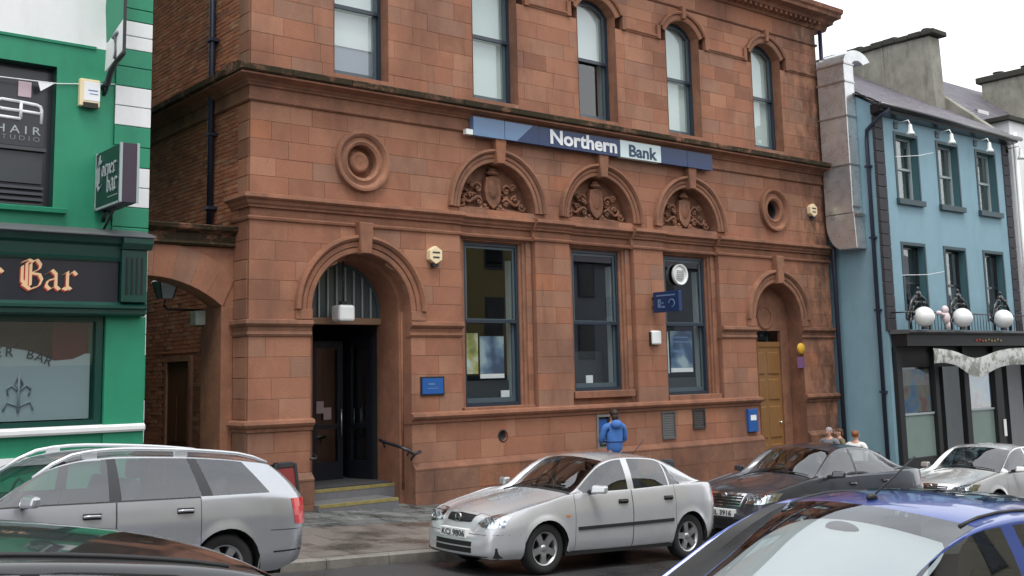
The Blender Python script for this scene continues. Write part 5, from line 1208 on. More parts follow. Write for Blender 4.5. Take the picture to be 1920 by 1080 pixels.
def car(name, label, cat, S, X0, Yc, col, rz=0, dz=0, group='cars parked along the kerb', zfun=road):
    L, W = S['L'], S['W']; half = W/2
    wp, zt, zb, zl, wr = pchip(S['plan']), pchip(S['top']), pchip(S['belt']), lin(S['low']), pchip(S['roofw'])
    zs, crown, lean = pchip(S['glasstop']), pchip(S['crown']), lin(S.get('lean', [(0, 0), (L, 0)]))
    bow = lin(S.get('bow', [(0, 0), (L, 0)]))
    RA = S['arch_r']; WX = S['wheels']; WZ = S['wheel_r']
    marks = {0, L}
    for a, b in S['side_windows']: marks |= {a, b}
    for a, b in S['doors']: marks |= {a, b, a-.007, b+.007}
    for k_ in ('windscreen', 'bonnet', 'rearglass', 'boot'):
        if k_ in S: marks |= set(S[k_])
    if 'bonnet' in S: marks |= {S['bonnet'][0]-.006}
    for wx_ in WX:
        for i in range(13): marks.add(wx_-RA*math.cos(PI*i/12))
        marks |= {wx_-RA-.002, wx_+RA+.002}
    n = int(L/.07)
    for i in range(n):
        x = L*i/n
        if min(abs(x-m_) for m_ in marks) > .022: marks.add(x)
    for x in (.015, .035, .06, .09, L-.015, L-.035, L-.06): marks.add(x)
    xs = sorted(marks); xs = [x for i, x in enumerate(xs) if i == 0 or x-xs[i-1] > 5e-4]
    NL, NG, NE, NT = 12, 4, 4, 8
    groups = ['low']*NL+['belt']+['glass']*NG+['edge']*NE+['top']*NT
    def section(x):
        w = wp(x); b_ = zb(x); t_ = zt(x); cr_ = crown(x); lo = zl(x)
        for wx_ in WX:
            if abs(x-wx_) < RA: lo = max(lo, WZ+math.sqrt(RA*RA-(x-wx_)**2))
        lo = min(lo, b_-.02); l0 = zl(x); pts = []
        for i in range(NL+1):
            z = lo+(b_-lo)*i/NL; t = (z-l0)/(b_-l0)
            y = w
            if t < .22: y -= .05*((.22-t)/.22)**2
            if t < .55: y -= .028*((.55-t)/.55)**2
            if t > .62: y -= .052*((t-.62)/.38)**1.6
            y += .012*math.exp(-((t-.5)/.10)**2) if S.get('crease') else 0
            # flared arches
            for wx_ in WX:
                d = math.hypot(x-wx_, z-WZ)
                if d < RA+.07: y += .014*max(0, 1-(d-RA)/.07)
            pts.append((x, y, z))
        ze = t_-cr_; zs_ = min(zs(x), ze-.012)
        if zs_ < b_+.02: zs_ = b_+(ze-b_)*.55
        wt = min(wr(x)+.04, w-.06); wb = w-.058
        le = lean(x); H = max(.05, t_-b_); hh = S['top_h']-b_
        def LX(z, y=None):
            o = -le*max(0, (z-b_))/max(hh, .05)
            if y is not None: o += bow(x)*(abs(y)/.6)**2
            return x+o
        for i in range(NG+1):
            t = i/NG; z = b_+.014+(zs_-b_-.014)*t; y = wb+(wt-wb)*t+.018*math.sin(PI*t); pts.append((LX(z), y, z))
        we = max(wt-S.get('pillar_w', .085), .02)
        for i in range(1, NE+1):
            a = PI/2*i/NE; y = we+(wt-we)*math.cos(a); z = zs_+(ze-zs_)*math.sin(a)**1.0; pts.append((LX(z, y*i/NE*.9), y, z))
        for i in range(1, NT+1):
            y = we*(1-i/NT); z = t_-cr_*(y/we)**2; pts.append((LX(z, y), y, z))
        return pts
    grid = [section(x) for x in xs]; nr = len(grid[0])
    parts = {}
    def put(kind, quad, side):
        d = parts.setdefault(kind, ([], {}, [])); ids = []
        for p in quad:
            p = (round(p[0], 5), round(p[1]*side, 5), round(p[2], 5))
            if p not in d[1]: d[1][p] = len(d[0]); d[0].append(p)
            if d[1][p] not in ids: ids.append(d[1][p])
        if len(ids) > 2: d[2].append(ids if side < 0 else ids[::-1])
    rg_ = lambda m_, r_: r_[0] <= m_ <= r_[1]
    def kind_of(xm, g, j):
        if g == 'glass':
            for a, b in S['side_windows']:
                if rg_(xm, (a, b)): return 'side_window%.2f' % a
            if S['side_windows'][0][0] < xm < S['side_windows'][-1][1]: return ('pillar%.1f' % round(xm*2.5)) if S.get('black_pillars') else 'body'
        if g in ('low', 'belt') or (g == 'glass' and False):
            for a, b in S['doors']:
                if rg_(xm, (a, b)) and not (g == 'low' and j < 1): return 'door%.2f' % a if g == 'low' or not S.get('black_belt') else 'window_seal%.2f' % a
                if (a-.0075 < xm < a or b < xm < b+.0075): return 'shut_line%.2f' % a
        if S.get('seal') and g == 'edge' and j >= NL+1+NG+2 and rg_(xm, S['windscreen']): return 'windscreen_seal'
        if g == 'top' or (g == 'edge' and j >= NL+1+NG+3):
            if rg_(xm, S['windscreen']):
                if g == 'top': return 'windscreen' if (S['windscreen'][0]+.03 < xm < S['windscreen'][1]-.02) else 'windscreen_seal'
            if 'rearglass' in S and rg_(xm, S['rearglass']) and g == 'top': return 'rear_window'
        if g in ('top', 'edge') and 'bonnet' in S:
            if g == 'edge' and j == NL+1+NG: return 'body'
            if rg_(xm, S['bonnet']): return 'bonnet'
            if S['bonnet'][0]-.007 < xm < S['bonnet'][0]: return 'shut_line'
        return 'body'
    for i in range(len(xs)-1):
        xm = (xs[i]+xs[i+1])/2
        for j in range(nr-1):
            g = groups[j]; kd = kind_of(xm, g, j); q = [grid[i][j], grid[i+1][j], grid[i+1][j+1], grid[i][j+1]]
            for s_ in (-1, 1): put(kd+('' if kd in ('body', 'bonnet', 'windscreen', 'windscreen_seal', 'rear_window') else ('L' if s_ < 0 else 'R')), q, s_)
    # ends
    nc = 6
    for gi, sg_, bulge in ((0, -1, S.get('nose', .05)), (len(xs)-1, 1, S.get('tail', .03))):
        sec = grid[gi]; wmax = max(p[1] for p in sec)
        def cappt(p, f):
            y = p[1]*f; return (p[0]+sg_*bulge*(1-(f)**2)*min(1, p[1]/wmax+.0), y, p[2])
        for j in range(nr-1):
            for c_ in range(nc):
                f0, f1 = 1-c_/nc, 1-(c_+1)/nc
                q = [cappt(sec[j], f0), cappt(sec[j+1], f0), cappt(sec[j+1], f1), cappt(sec[j], f1)]
                for s_ in (-1, 1): put('body', q, s_)
    root = thing(name, label, cat, (0, 0, 0), 0, group)
    allv, allf = [], []
    for kd, (v, _, f) in parts.items():
        o_ = len(allv); allv += v; allf += [[k_+o_ for k_ in q] for q in f]
    bvh = BVHTree.FromPolygons([Vector(p) for p in allv], allf)
    mats = {'body': col, 'bonnet': col, 'windscreen': M['car_glass'], 'rear_window': M['car_glass'], 'windscreen_seal': M['plastic'], 'shut_line': M['mesh'], 'pillar': M['black'], 'window_seal': M['plastic']}
    doors = {}
    body = None
    for kd in sorted(parts, key=lambda q: (not q.startswith('body'), not q.startswith('door'))):
        v, _, f = parts[kd]; nm = next((q for q in ('door', 'side_window', 'pillar', 'window_seal', 'shut_line') if kd.startswith(q)), kd)
        mt = col if nm == 'door' else (M['car_glass'] if nm == 'side_window' else mats[nm])
        me = bpy.data.meshes.new(nm); me.from_pydata(v, [], f); me.materials.append(mt)
        bm = bmesh.new(); bm.from_mesh(me); bmesh.ops.remove_doubles(bm, verts=bm.verts, dist=2e-4); bmesh.ops.recalc_face_normals(bm, faces=bm.faces)
        # normals outwards
        for fc in bm.faces:
            c_ = fc.calc_center_median()
            ctr = Vector((c_.x, 0, .6)); 
            break
        bm.to_mesh(me); bm.free()
        for p in me.polygons: p.use_smooth = True
        o = bpy.data.objects.new(nm, me); link(o, root)
        if nm in ('body', 'bonnet', 'door'):
            sd_m = o.modifiers.new('edge', 'EDGE_SPLIT'); sd_m.split_angle = math.radians(50)
        if nm == 'door': doors[(kd[4:-1], kd[-1])] = o
        if nm == 'body': body = o
    def cast(axis, u, v):
        """axis 'f' front, 'r' rear, 'l' near side (-y), 'R' far side, 't' top; returns point and outward dir"""
        o_, d_ = {'f': (Vector((-2, u, v)), Vector((1, 0, 0))), 'r': (Vector((L+2, u, v)), Vector((-1, 0, 0))), 'l': (Vector((u, -3, v)), Vector((0, 1, 0))), 'R': (Vector((u, 3, v)), Vector((0, -1, 0))), 't': (Vector((u, v, 4)), Vector((0, 0, -1)))}[axis]
        h = bvh.ray_cast(o_, d_)
        if h[0] is None:
            h = bvh.find_nearest(o_+d_*(2 if axis in 'fr' else 2.2))
            return h[0], -d_
        return h[0], -d_
    def patch(name_, mat, axis, top, bot, off=.006, n_=10, m_=4, par=None):
        T, B = lin([(i/(len(top)-1), p[0]) for i, p in enumerate(top)]), lin([(i/(len(bot)-1), p[0]) for i, p in enumerate(bot)])
        T2, B2 = lin([(i/(len(top)-1), p[1]) for i, p in enumerate(top)]), lin([(i/(len(bot)-1), p[1]) for i, p in enumerate(bot)])
        P_, Q_ = [], []
        for i in range(n_+1):
            for j in range(m_+1):
                t, s_ = i/n_, j/m_; u = T(t)*(1-s_)+B(t)*s_; v = T2(t)*(1-s_)+B2(t)*s_; p, d_ = cast(axis, u, v); P_.append(p+d_*off); Q_.append(p-d_*.01)
        k0 = len(P_); fs = [(i*(m_+1)+j, (i+1)*(m_+1)+j, (i+1)*(m_+1)+j+1, i*(m_+1)+j+1) for i in range(n_) for j in range(m_)]
        rim = [i*(m_+1) for i in range(n_+1)]+[n_*(m_+1)+j for j in range(1, m_+1)]+[i*(m_+1)+m_ for i in range(n_-1, -1, -1)]+[j for j in range(m_-1, 0, -1)]
        for a_, b_ in zip(rim, rim[1:]+rim[:1]): fs.append((a_, b_, b_+k0, a_+k0))
        mb_ = MB(); mb_.add(P_+Q_, fs, False); o = mb_.build(name_, mat, par or root)
        return o
    # wheels, wells, floor
    fl_m = MB()
    tw = S.get('tyre_w', .19)
    for wx_ in WX:
        for s_ in (-1, 1):
            yo = s_*(half-.055-tw/2)
            wv = MB().lathe([(WZ*.66, -tw*.42), (WZ*.80, -tw*.5), (WZ*.93, -tw*.48), (WZ*.985, -tw*.38), (WZ, -tw*.2), (WZ, tw*.2), (WZ*.985, tw*.38), (WZ*.93, tw*.48), (WZ*.80, tw*.5), (WZ*.66, tw*.42)], (wx_, yo, WZ), 'y', 32).build('wheel', M['rubber'], root)
            rm_ = MB(); r_ = WZ*.665; f_ = s_*tw*.42
            rm_.lathe([(r_, f_), (r_*.93, f_*.95), (r_*.88, f_*.3), (r_*.86, -f_*.5)], (wx_, yo, WZ), 'y', 32)
            ns_ = S.get('spokes', 5); ph = random.uniform(0, 1)
            for q in range(ns_):
                a = 2*PI*q/ns_+ph; ca, sa = math.cos(a), math.sin(a); pts = []
                for r0, w0, d0 in ((r_*.10, .055, .62), (r_*.5, .036, .80), (r_*.93, .046, .86)):
                    for sg2 in (-1, 1):
                        pts.append((wx_+ca*r0-sa*w0*sg2, yo+f_*d0, WZ+sa*r0+ca*w0*sg2)); 
                back_ = [(p[0], p[1]-s_*.03, p[2]) for p in pts]
                rm_.add(pts+back_, [(0, 1, 3, 2), (2, 3, 5, 4), (0, 2, 8, 6), (2, 4, 10, 8), (1, 3, 9, 7), (3, 5, 11, 9)])
            rm_.lathe([(.0, f_*.80), (r_*.2, f_*.78), (r_*.24, f_*.6), (r_*.24, f_*.2)], (wx_, yo, WZ), 'y', 16)
            rm_.build('rim', M['alloy'], wv)
            MB().lathe([(0, -f_*.1), (r_*.86, -f_*.1)], (wx_, yo, WZ), 'y', 20).build('brake', M['well'], wv)
            pts = [(wx_-(RA+.004)*math.cos(PI*(i-1)/14), WZ+(RA+.004)*math.sin(PI*(i-1)/14)) for i in range(17)]
            fl_m.strip(pts, s_*(half-.03), s_*(half-.36))
    fl_m.box(.25, L-.2, -half+.36, half-.36, .17, .30).box(WX[0]+RA+.0, WX[1]-RA, -half+.05, half-.05, .2, .32)
    fl_m.box(.1, WX[0]-RA, -half+.16, half-.16, .22, .34).box(WX[1]+RA, L-.32, -half+.16, half-.16, .22, .36).build('underbody', M['well'], root)
    # interior
    cab0, cab1 = S['windscreen'][0]+.15, S['cab_end']
    it = MB(); it.box(cab0, cab1, -half+.16, half-.16, .32, .55); it.box(cab0, cab0+.42, -half+.17, half-.17, .55, S['belt_z']-.06)
    it.build('cabin_floor', M['well'], root)
    def seat(x, y):
        m_ = MB(); m_.box(x, x+.5, y-.24, y+.24, .45, .62); m_.extr([(x+.42, .5), (x+.55, .5), (x+.74, S['belt_z']+.16), (x+.62, S['belt_z']+.18)], y-.23, y+.23, 'y'); m_.box(x+.66, x+.75, y-.12, y+.12, S['belt_z']+.17, S['belt_z']+.36)
        m_.build('seat', M['seat'], root, .04)
    for x in S['seats']:
        for y in (-.36, .36): seat(x, y)
    MB().tube([(S['seats'][0]-.18+.03*math.sin(2*PI*i/16), .36+.19*math.cos(2*PI*i/16), S['belt_z']-.02+.17*math.sin(2*PI*i/16)) for i in range(17)], .016, 6).build('steering_wheel', M['plastic'], root)
    # mirrors
    for s_ in (-1, 1):
        mx_, mz_ = S['mirror']; m_ = MB(); y = s_*(wp(mx_)-.02)
        mo = MB().add([(mx_-.02, y+s_*.05, mz_-.055), (mx_+.10, y+s_*.05, mz_-.06), (mx_+.11, y+s_*.05, mz_+.06), (mx_+.0, y+s_*.05, mz_+.055), (mx_+.04, y+s_*.24, mz_-.04), (mx_+.12, y+s_*.24, mz_-.045), (mx_+.13, y+s_*.24, mz_+.055), (mx_+.06, y+s_*.24, mz_+.05)],
            [(0,3,2,1),(4,5,6,7),(0,1,5,4),(1,2,6,5),(2,3,7,6),(3,0,4,7)]).build('mirror', col if not S.get('black_mirror') else M['plastic'], root, .025)
        MB().tube([(mx_+.05, y-s_*.04, mz_-.04), (mx_+.06, y+s_*.08, mz_-.03)], .03).build('stalk', M['plastic'], mo)
    # handles
    for k_, (hx, hz) in enumerate(S['handles']):
        for s_, ax_ in ((-1, 'l'), (1, 'R')):
            p, d_ = cast(ax_, hx, hz); a, b = S['doors'][k_]; key = ('%.2f' % a, 'L' if s_ < 0 else 'R')
            dk = doors.get(key, root)
            MB().box(hx-.085, hx+.085, p.y+s_*.0, p.y+s_*.014, hz-.028, hz+.028).build('handle_recess', M['mesh'], dk, .01)
            MB().tube([(hx-.08, p.y+s_*.012, hz), (hx-.04, p.y+s_*.032, hz+.004), (hx+.05, p.y+s_*.032, hz+.004), (hx+.08, p.y+s_*.012, hz)], .014, 6).build('handle', col if not S.get('black_handles') else M['plastic'], dk)
    S['detail'](root, cast, patch, col, S)
    th = math.atan(.05)
    rot = Matrix.Rotation(rz, 4, 'Z') @ Matrix.Rotation(th, 4, 'Y')
    gx = X0+L/2
    root.matrix_world = Matrix.Translation((X0, Yc, zfun(gx)+.05*(L/2)+dz)) @ rot
    return root

def wiper(par, cast, x0, y0, x1, y1, name='wiper'):
    pts = []
    for i in range(7):
        t = i/6; p, d_ = cast('t', x0+(x1-x0)*t, y0+(y1-y0)*t); pts.append(p+Vector((-.012, 0, .016)))
    MB().tube(pts, .009, 5).build(name, M['plastic'], par)

def hatch_detail(root, cast, patch, col, S):
    L = S['L']
    # lamps: clear lens over a bright reflector bowl
    for s in (-1, 1):
        T = [(s*.40, .665), (s*.50, .715), (s*.62, .735), (s*.735, .735)]; B = [(s*.36, .60), (s*.48, .575), (s*.62, .565), (s*.735, .575)]
        hb = patch('headlight', M['reflector'], 'f', T, B, .004, 14, 5)
        patch('lens', M['lamp_lens'], 'f', [(a, b-.004) for a, b in T], [(a, b+.004) for a, b in B], .016, 14, 5, hb)
        for u, v, r in ((s*.60, .65, .055), (s*.49, .645, .04)):
            p, d_ = cast('f', u, v); MB().lathe([(r, -.02), (r*.9, .0), (r*.5, .012), (.0, .014)], (p.x+.0, p.y, p.z), 'x', 16).build('bulb_bowl', M['steel'], hb)
        patch('tail_lamp', M['lamp_red'], 'r', [(s*.55, .95), (s*.68, .93)], [(s*.58, .66), (s*.72, .66)], .01, 6, 4)
    patch('grille', M['mesh'], 'f', [(-.27, .695), (0, .71), (.27, .695)], [(-.24, .615), (0, .605), (.24, .615)], .006, 12, 4)
    for z in (.64, .67): patch('grille_bar', M['plastic'], 'f', [(-.25, z), (.25, z)], [(-.25, z-.006), (.25, z-.006)], .012, 10, 1)
    gf = patch('grille_frame', col, 'f', [(-.30, .722), (0, .738), (.30, .722)], [(-.275, .698), (0, .713), (.275, .698)], .018, 12, 2)
    p, _ = cast('f', 0, .655); bdg = MB().ring(0, 0, [(.045, -.01), (.045, .01), (.056, .01), (.056, -.01)], 0, 360, 20).build('badge', M['chrome'], root)
    bdg.rotation_euler = (0, 0, PI/2); bdg.location = (p.x-.022, 0, .66)
    patch('badge_bar', M['chrome'], 'f', [(-.06, .67), (.06, .655)], [(-.06, .655), (.06, .64)], .03, 4, 1)
    pp_, _ = cast('f', 0, sum((.425, .535))/2); MB().box(pp_.x-.03, pp_.x+.06, -.26, .26, *(.425, .535)).build('number_plate', M['plate'], root, .004)
    p, _ = cast('f', 0, .48); text('KCI 9806', .10, (p.x-.034, .235, .445), M['letter_dark'], root, face='-x', width=.47, bold=.002, depth=.001, name='plate_lettering')
    patch('bumper_intake', M['mesh'], 'f', [(-.36, .395), (.36, .395)], [(-.36, .34), (.36, .34)], .006, 10, 2)
    patch('bumper_intake', M['mesh'], 'f', [(-.36, .322), (.36, .322)], [(-.36, .262), (.36, .262)], .006, 10, 2)
    patch('lower_lip', M['plastic'], 'f', [(-.66, .235), (.66, .235)], [(-.66, .20), (.66, .20)], .01, 14, 1)
    patch('bumper_seam', M['mesh'], 'f', [(-.80, .500), (-.66, .492), (-.30, .485), (.30, .485), (.66, .492), (.8, .5)], [(-.80, .495), (-.66, .487), (-.30, .48), (.30, .48), (.66, .487), (.8, .495)], .002, 20, 1)
    for s, ax in ((-1, 'l'), (1, 'R')):
        patch('side_moulding', M['plastic'], ax, [(1.30, .545), (3.05, .575)], [(1.30, .505), (3.05, .535)], .014, 14, 1)
        patch('side_repeater', M['lamp_amber'], ax, [(1.10, .70), (1.16, .70)], [(1.10, .675), (1.16, .675)], .006, 3, 1)
        patch('sill', M['plastic'], ax, [(1.28, .235), (3.0, .245)], [(1.28, .205), (3.0, .215)], .006, 12, 1)
    p, _ = cast('t', 3.1, 0); MB().tube([(p.x, 0, p.z), (p.x+.25, 0, p.z+.22)], .006, 5).build('aerial', M['plastic'], root)
    wiper(root, cast, 1.24, .58, 1.40, -.10); wiper(root, cast, 1.24, .0, 1.40, -.55)
    for xx, yy in ((1.42, -.42),):
        p, _ = cast('t', xx, yy); MB().lathe([(0, 0), (.035, 0)], (p.x, p.y, p.z+.006), 'z', 14).build('permit_disc', M['letter_white'], root)
ASTRA = dict(L=4.11, W=1.71, arch_r=.345, wheels=(.80, 3.41), wheel_r=.305, top_h=1.425, belt_z=.97, cab_end=3.35, spokes=5,
    plan=[(0, .50), (.03, .60), (.10, .685), (.25, .765), (.55, .82), (1.0, .845), (2.2, .855), (3.2, .85), (3.7, .81), (3.95, .755), (4.06, .69), (4.11, .60)],
    top=[(0, .50), (.03, .58), (.07, .665), (.14, .725), (.40, .815), (.80, .90), (1.16, .965), (1.22, .985), (1.55, 1.195), (1.86, 1.365), (2.05, 1.41), (2.4, 1.428), (2.85, 1.41), (3.2, 1.345), (3.5, 1.235), (3.80, 1.105), (3.93, 1.06), (4.02, 1.03), (4.08, .94), (4.11, .60)],
    belt=[(0, .42), (.05, .55), (.14, .665), (.4, .755), (.8, .845), (1.2, .925), (1.7, .945), (2.4, .965), (3.2, 1.0), (3.7, 1.01), (3.98, .985), (4.08, .90), (4.11, .56)],
    low=[(0, .22), (.1, .20), (1.2, .20), (3.0, .20), (3.9, .24), (4.11, .30)],
    roofw=[(0, .35), (.14, .55), (.5, .64), (1.1, .68), (1.4, .655), (1.9, .60), (2.6, .60), (3.1, .58), (3.6, .56), (3.95, .56), (4.11, .45)],
    glasstop=[(1.1, .93), (1.36, .965), (1.6, 1.13), (1.85, 1.275), (2.1, 1.345), (2.4, 1.362), (2.8, 1.345), (3.0, 1.30), (3.12, 1.235), (3.22, 1.12), (3.27, 1.03)],
    crown=[(0, .03), (.2, .05), (1.2, .055), (1.9, .05), (2.6, .045), (3.6, .05), (4.11, .03)], bow=[(0, .08), (.5, .10), (1.2, .14), (1.9, .12), (2.3, 0), (4.11, 0)],
    side_windows=[(1.42, 2.225), (2.335, 3.0), (3.025, 3.24)], doors=[(1.26, 2.27), (2.285, 3.10)], windscreen=(1.20, 1.90), bonnet=(.16, 1.13), rearglass=(3.24, 3.86), seats=(1.95, 2.75), mirror=(1.48, 1.0), handles=[(2.10, .83), (2.96, .845)], black_handles=True, detail=hatch_detail)

def estate_detail(root, cast, patch, col, S):
    L = S['L']
    for s in (-1, 1):
        T = [(s*.42, .70), (s*.60, .73), (s*.76, .72)]; B = [(s*.40, .60), (s*.60, .58), (s*.76, .60)]
        patch('headlight', M['reflector'], 'f', T, B, .01, 12, 4)
        ax = 'l' if s < 0 else 'R'
        patch('tail_lamp', M['lamp_red'], ax, [(4.31, .955), (4.42, .955), (4.50, .955)], [(4.36, .70), (4.44, .69), (4.54, .69)], .010, 8, 6)
        patch('tail_lamp', M['lamp_red'], 'r', [(s*.74, .955), (s*.58, .955)], [(s*.74, .69), (s*.58, .69)], .012, 8, 6)
        patch('side_seam', M['mesh'], ax, [(1.40, .50), (3.35, .50)], [(1.40, .494), (3.35, .494)], .002, 12, 1)
        patch('bumper_seam', M['mesh'], ax, [(4.05, .655), (4.5, .645)], [(4.05, .649), (4.5, .639)], .002, 8, 1)
        patch('fuel_flap' if s > 0 else 'bumper_strip', M['mesh'], ax, [(4.1, .44), (4.48, .44)], [(4.1, .425), (4.48, .425)], .002, 8, 1)
        # roof rails, satin silver on three feet
        pts = []
        for i in range(15):
            t = i/14; x = 1.75+2.35*t; p, _ = cast('t', x, s*.565); h = .05*min(1, min(t, 1-t)*9)
            pts.append(p+Vector((0, 0, .012+h)))
        rl_ = MB().tube(pts, .019, 8).build('roof_rail', M['letter_white'] if False else flat('satin_rail', (.7,.72,.74), .3, .6) if s < 0 else bpy.data.materials['satin_rail'], root)
        for x in (2.25, 3.15):
            p, _ = cast('t', x, s*.565); MB().box(x-.07, x+.07, s*.565-.018, s*.565+.018, p.z-.005, p.z+.065).build('foot', bpy.data.materials['satin_rail'], rl_, .008)
    patch('rear_window', M['car_glass'], 'r', [(-.50, 1.36), (.50, 1.36)], [(-.62, 1.0), (.62, 1.0)], .006, 10, 6)
    patch('grille', M['mesh'], 'f', [(-.30, .71), (.30, .71)], [(-.30, .60), (.30, .60)], .008, 8, 3)
    patch('number_plate', M['plate'], 'f', [(-.26, .45), (.26, .45)], [(-.26, .34), (.26, .34)], .02, 8, 1)
    patch('number_plate', M['plate'], 'r', [(-.26, .80), (.26, .80)], [(-.26, .69), (.26, .69)], .02, 8, 1)
    wiper(root, cast, 1.28, .55, 1.45, -.15)
AUDI = dict(L=4.55, W=1.77, arch_r=.375, wheels=(.92, 3.57), wheel_r=.32, tyre_w=.21, top_h=1.44, belt_z=1.0, cab_end=4.2, spokes=6, black_pillars=True, black_belt=True, tail=.04,
    plan=[(0, .50), (.04, .62), (.12, .72), (.3, .80), (.7, .86), (1.2, .88), (2.4, .885), (3.4, .88), (4.0, .85), (4.3, .80), (4.45, .73), (4.52, .66), (4.55, .60)],
    top=[(0, .45), (.04, .60), (.10, .70), (.3, .80), (.8, .90), (1.15, .965), (1.22, .99), (1.6, 1.22), (1.95, 1.385), (2.2, 1.43), (2.6, 1.455), (3.3, 1.44), (4.0, 1.40), (4.40, 1.35), (4.46, 1.30), (4.52, 1.10), (4.55, .95)],
    belt=[(0, .40), (.06, .58), (.15, .69), (.5, .80), (1.0, .90), (1.4, .965), (2.4, .985), (3.4, 1.0), (4.2, 1.01), (4.45, .995), (4.55, .92)],
    low=[(0, .20), (.2, .19), (1.5, .20), (3.1, .20), (4.2, .24), (4.55, .33)],
    roofw=[(0, .35), (.15, .56), (.6, .66), (1.1, .70), (1.5, .665), (2.0, .61), (2.8, .61), (3.6, .60), (4.2, .58), (4.55, .56)],
    glasstop=[(1.1, .95), (1.35, .99), (1.6, 1.15), (1.9, 1.30), (2.2, 1.365), (2.6, 1.385), (3.3, 1.375), (3.9, 1.345), (4.25, 1.305), (4.3, 1.30)],
    crown=[(0, .03), (.2, .05), (1.2, .055), (1.9, .05), (4.2, .045), (4.55, .04)], bow=[(0, .06), (1.2, .14), (1.9, .12), (2.3, 0), (4.55, 0)],
    lean=[(0, 0), (2.4, 0), (2.5, .04), (3.2, .12), (3.42, .17), (3.8, .28), (4.2, .42), (4.55, .46)],
    side_windows=[(1.42, 2.38), (2.50, 3.30), (3.42, 4.06)], doors=[(1.33, 2.44), (2.455, 3.28)], windscreen=(1.22, 1.98), bonnet=(.14, 1.15), seats=(2.05, 2.95), mirror=(1.56, 1.03), handles=[(2.22, .87), (3.12, .885)], detail=estate_detail)

def saloon_detail(root, cast, patch, col, S):
    for s in (-1, 1):
        T = [(s*.42, .70), (s*.55, .745), (s*.70, .765), (s*.80, .76)]; B = [(s*.42, .60), (s*.55, .59), (s*.70, .60), (s*.80, .64)]
        hb = patch('headlight', M['reflector'], 'f', T, B, .008, 12, 5)
        patch('lens', M['lamp_lens'], 'f', T, B, .018, 12, 5, hb)
        for u, r in ((s*.52, .05), (s*.66, .05)):
            p, _ = cast('f', u, .665); MB().lathe([(r, -.03), (r*.8, .0), (.0, .01)], (p.x, p.y, p.z), 'x', 14).build('bulb_bowl', M['steel'], hb)
        patch('fog_lamp', M['mesh'], 'f', [(s*.52, .36), (s*.68, .37)], [(s*.52, .28), (s*.66, .28)], .006, 5, 2)
        patch('tail_lamp', M['lamp_red'], 'r', [(s*.50, .92), (s*.72, .92)], [(s*.50, .74), (s*.74, .74)], .01, 6, 4)
        ax = 'l' if s < 0 else 'R'
        patch('window_trim', M['chrome'], ax, [(1.42, S['belt_z']+.0), (3.55, S['belt_z']+.04)], [(1.42, S['belt_z']-.018), (3.55, S['belt_z']+.022)], .008, 16, 1)
        patch('side_moulding', col, ax, [(1.35, .44), (3.2, .46)], [(1.35, .41), (3.2, .43)], .012, 12, 1)
    patch('grille_frame', M['chrome'], 'f', [(-.36, .735), (0, .75), (.36, .735)], [(-.32, .545), (.32, .545)], .008, 10, 4)
    patch('grille', M['mesh'], 'f', [(-.335, .705), (0, .715), (.335, .705)], [(-.30, .56), (.30, .56)], .014, 10, 4)
    for z in (.60, .645, .685): patch('grille_bar', M['chrome'], 'f', [(-.32, z), (.32, z)], [(-.32, z-.010), (.32, z-.010)], .02, 8, 1)
    p, _ = cast('f', 0, .70); MB().ball((p.x-.02, 0, .70), (.012, .065, .042), 12, 8).build('badge', M['chrome'], root)
    pp_, _ = cast('f', 0, sum((.39, .50))/2); MB().box(pp_.x-.03, pp_.x+.06, -.26, .26, *(.39, .50)).build('number_plate', M['plate'], root, .004)
    p, _ = cast('f', 0, .445); S['plate_txt'] and text(S['plate_txt'], .10, (p.x-.036, .235, .41), M['letter_dark'], root, face='-x', width=.47, bold=.002, depth=.001, name='plate_lettering')
    patch('bumper_intake', M['mesh'], 'f', [(-.40, .36), (.40, .36)], [(-.42, .25), (.42, .25)], .006, 10, 3)
    wiper(root, cast, 1.26, .6, 1.42, -.12); wiper(root, cast, 1.26, .0, 1.42, -.58)
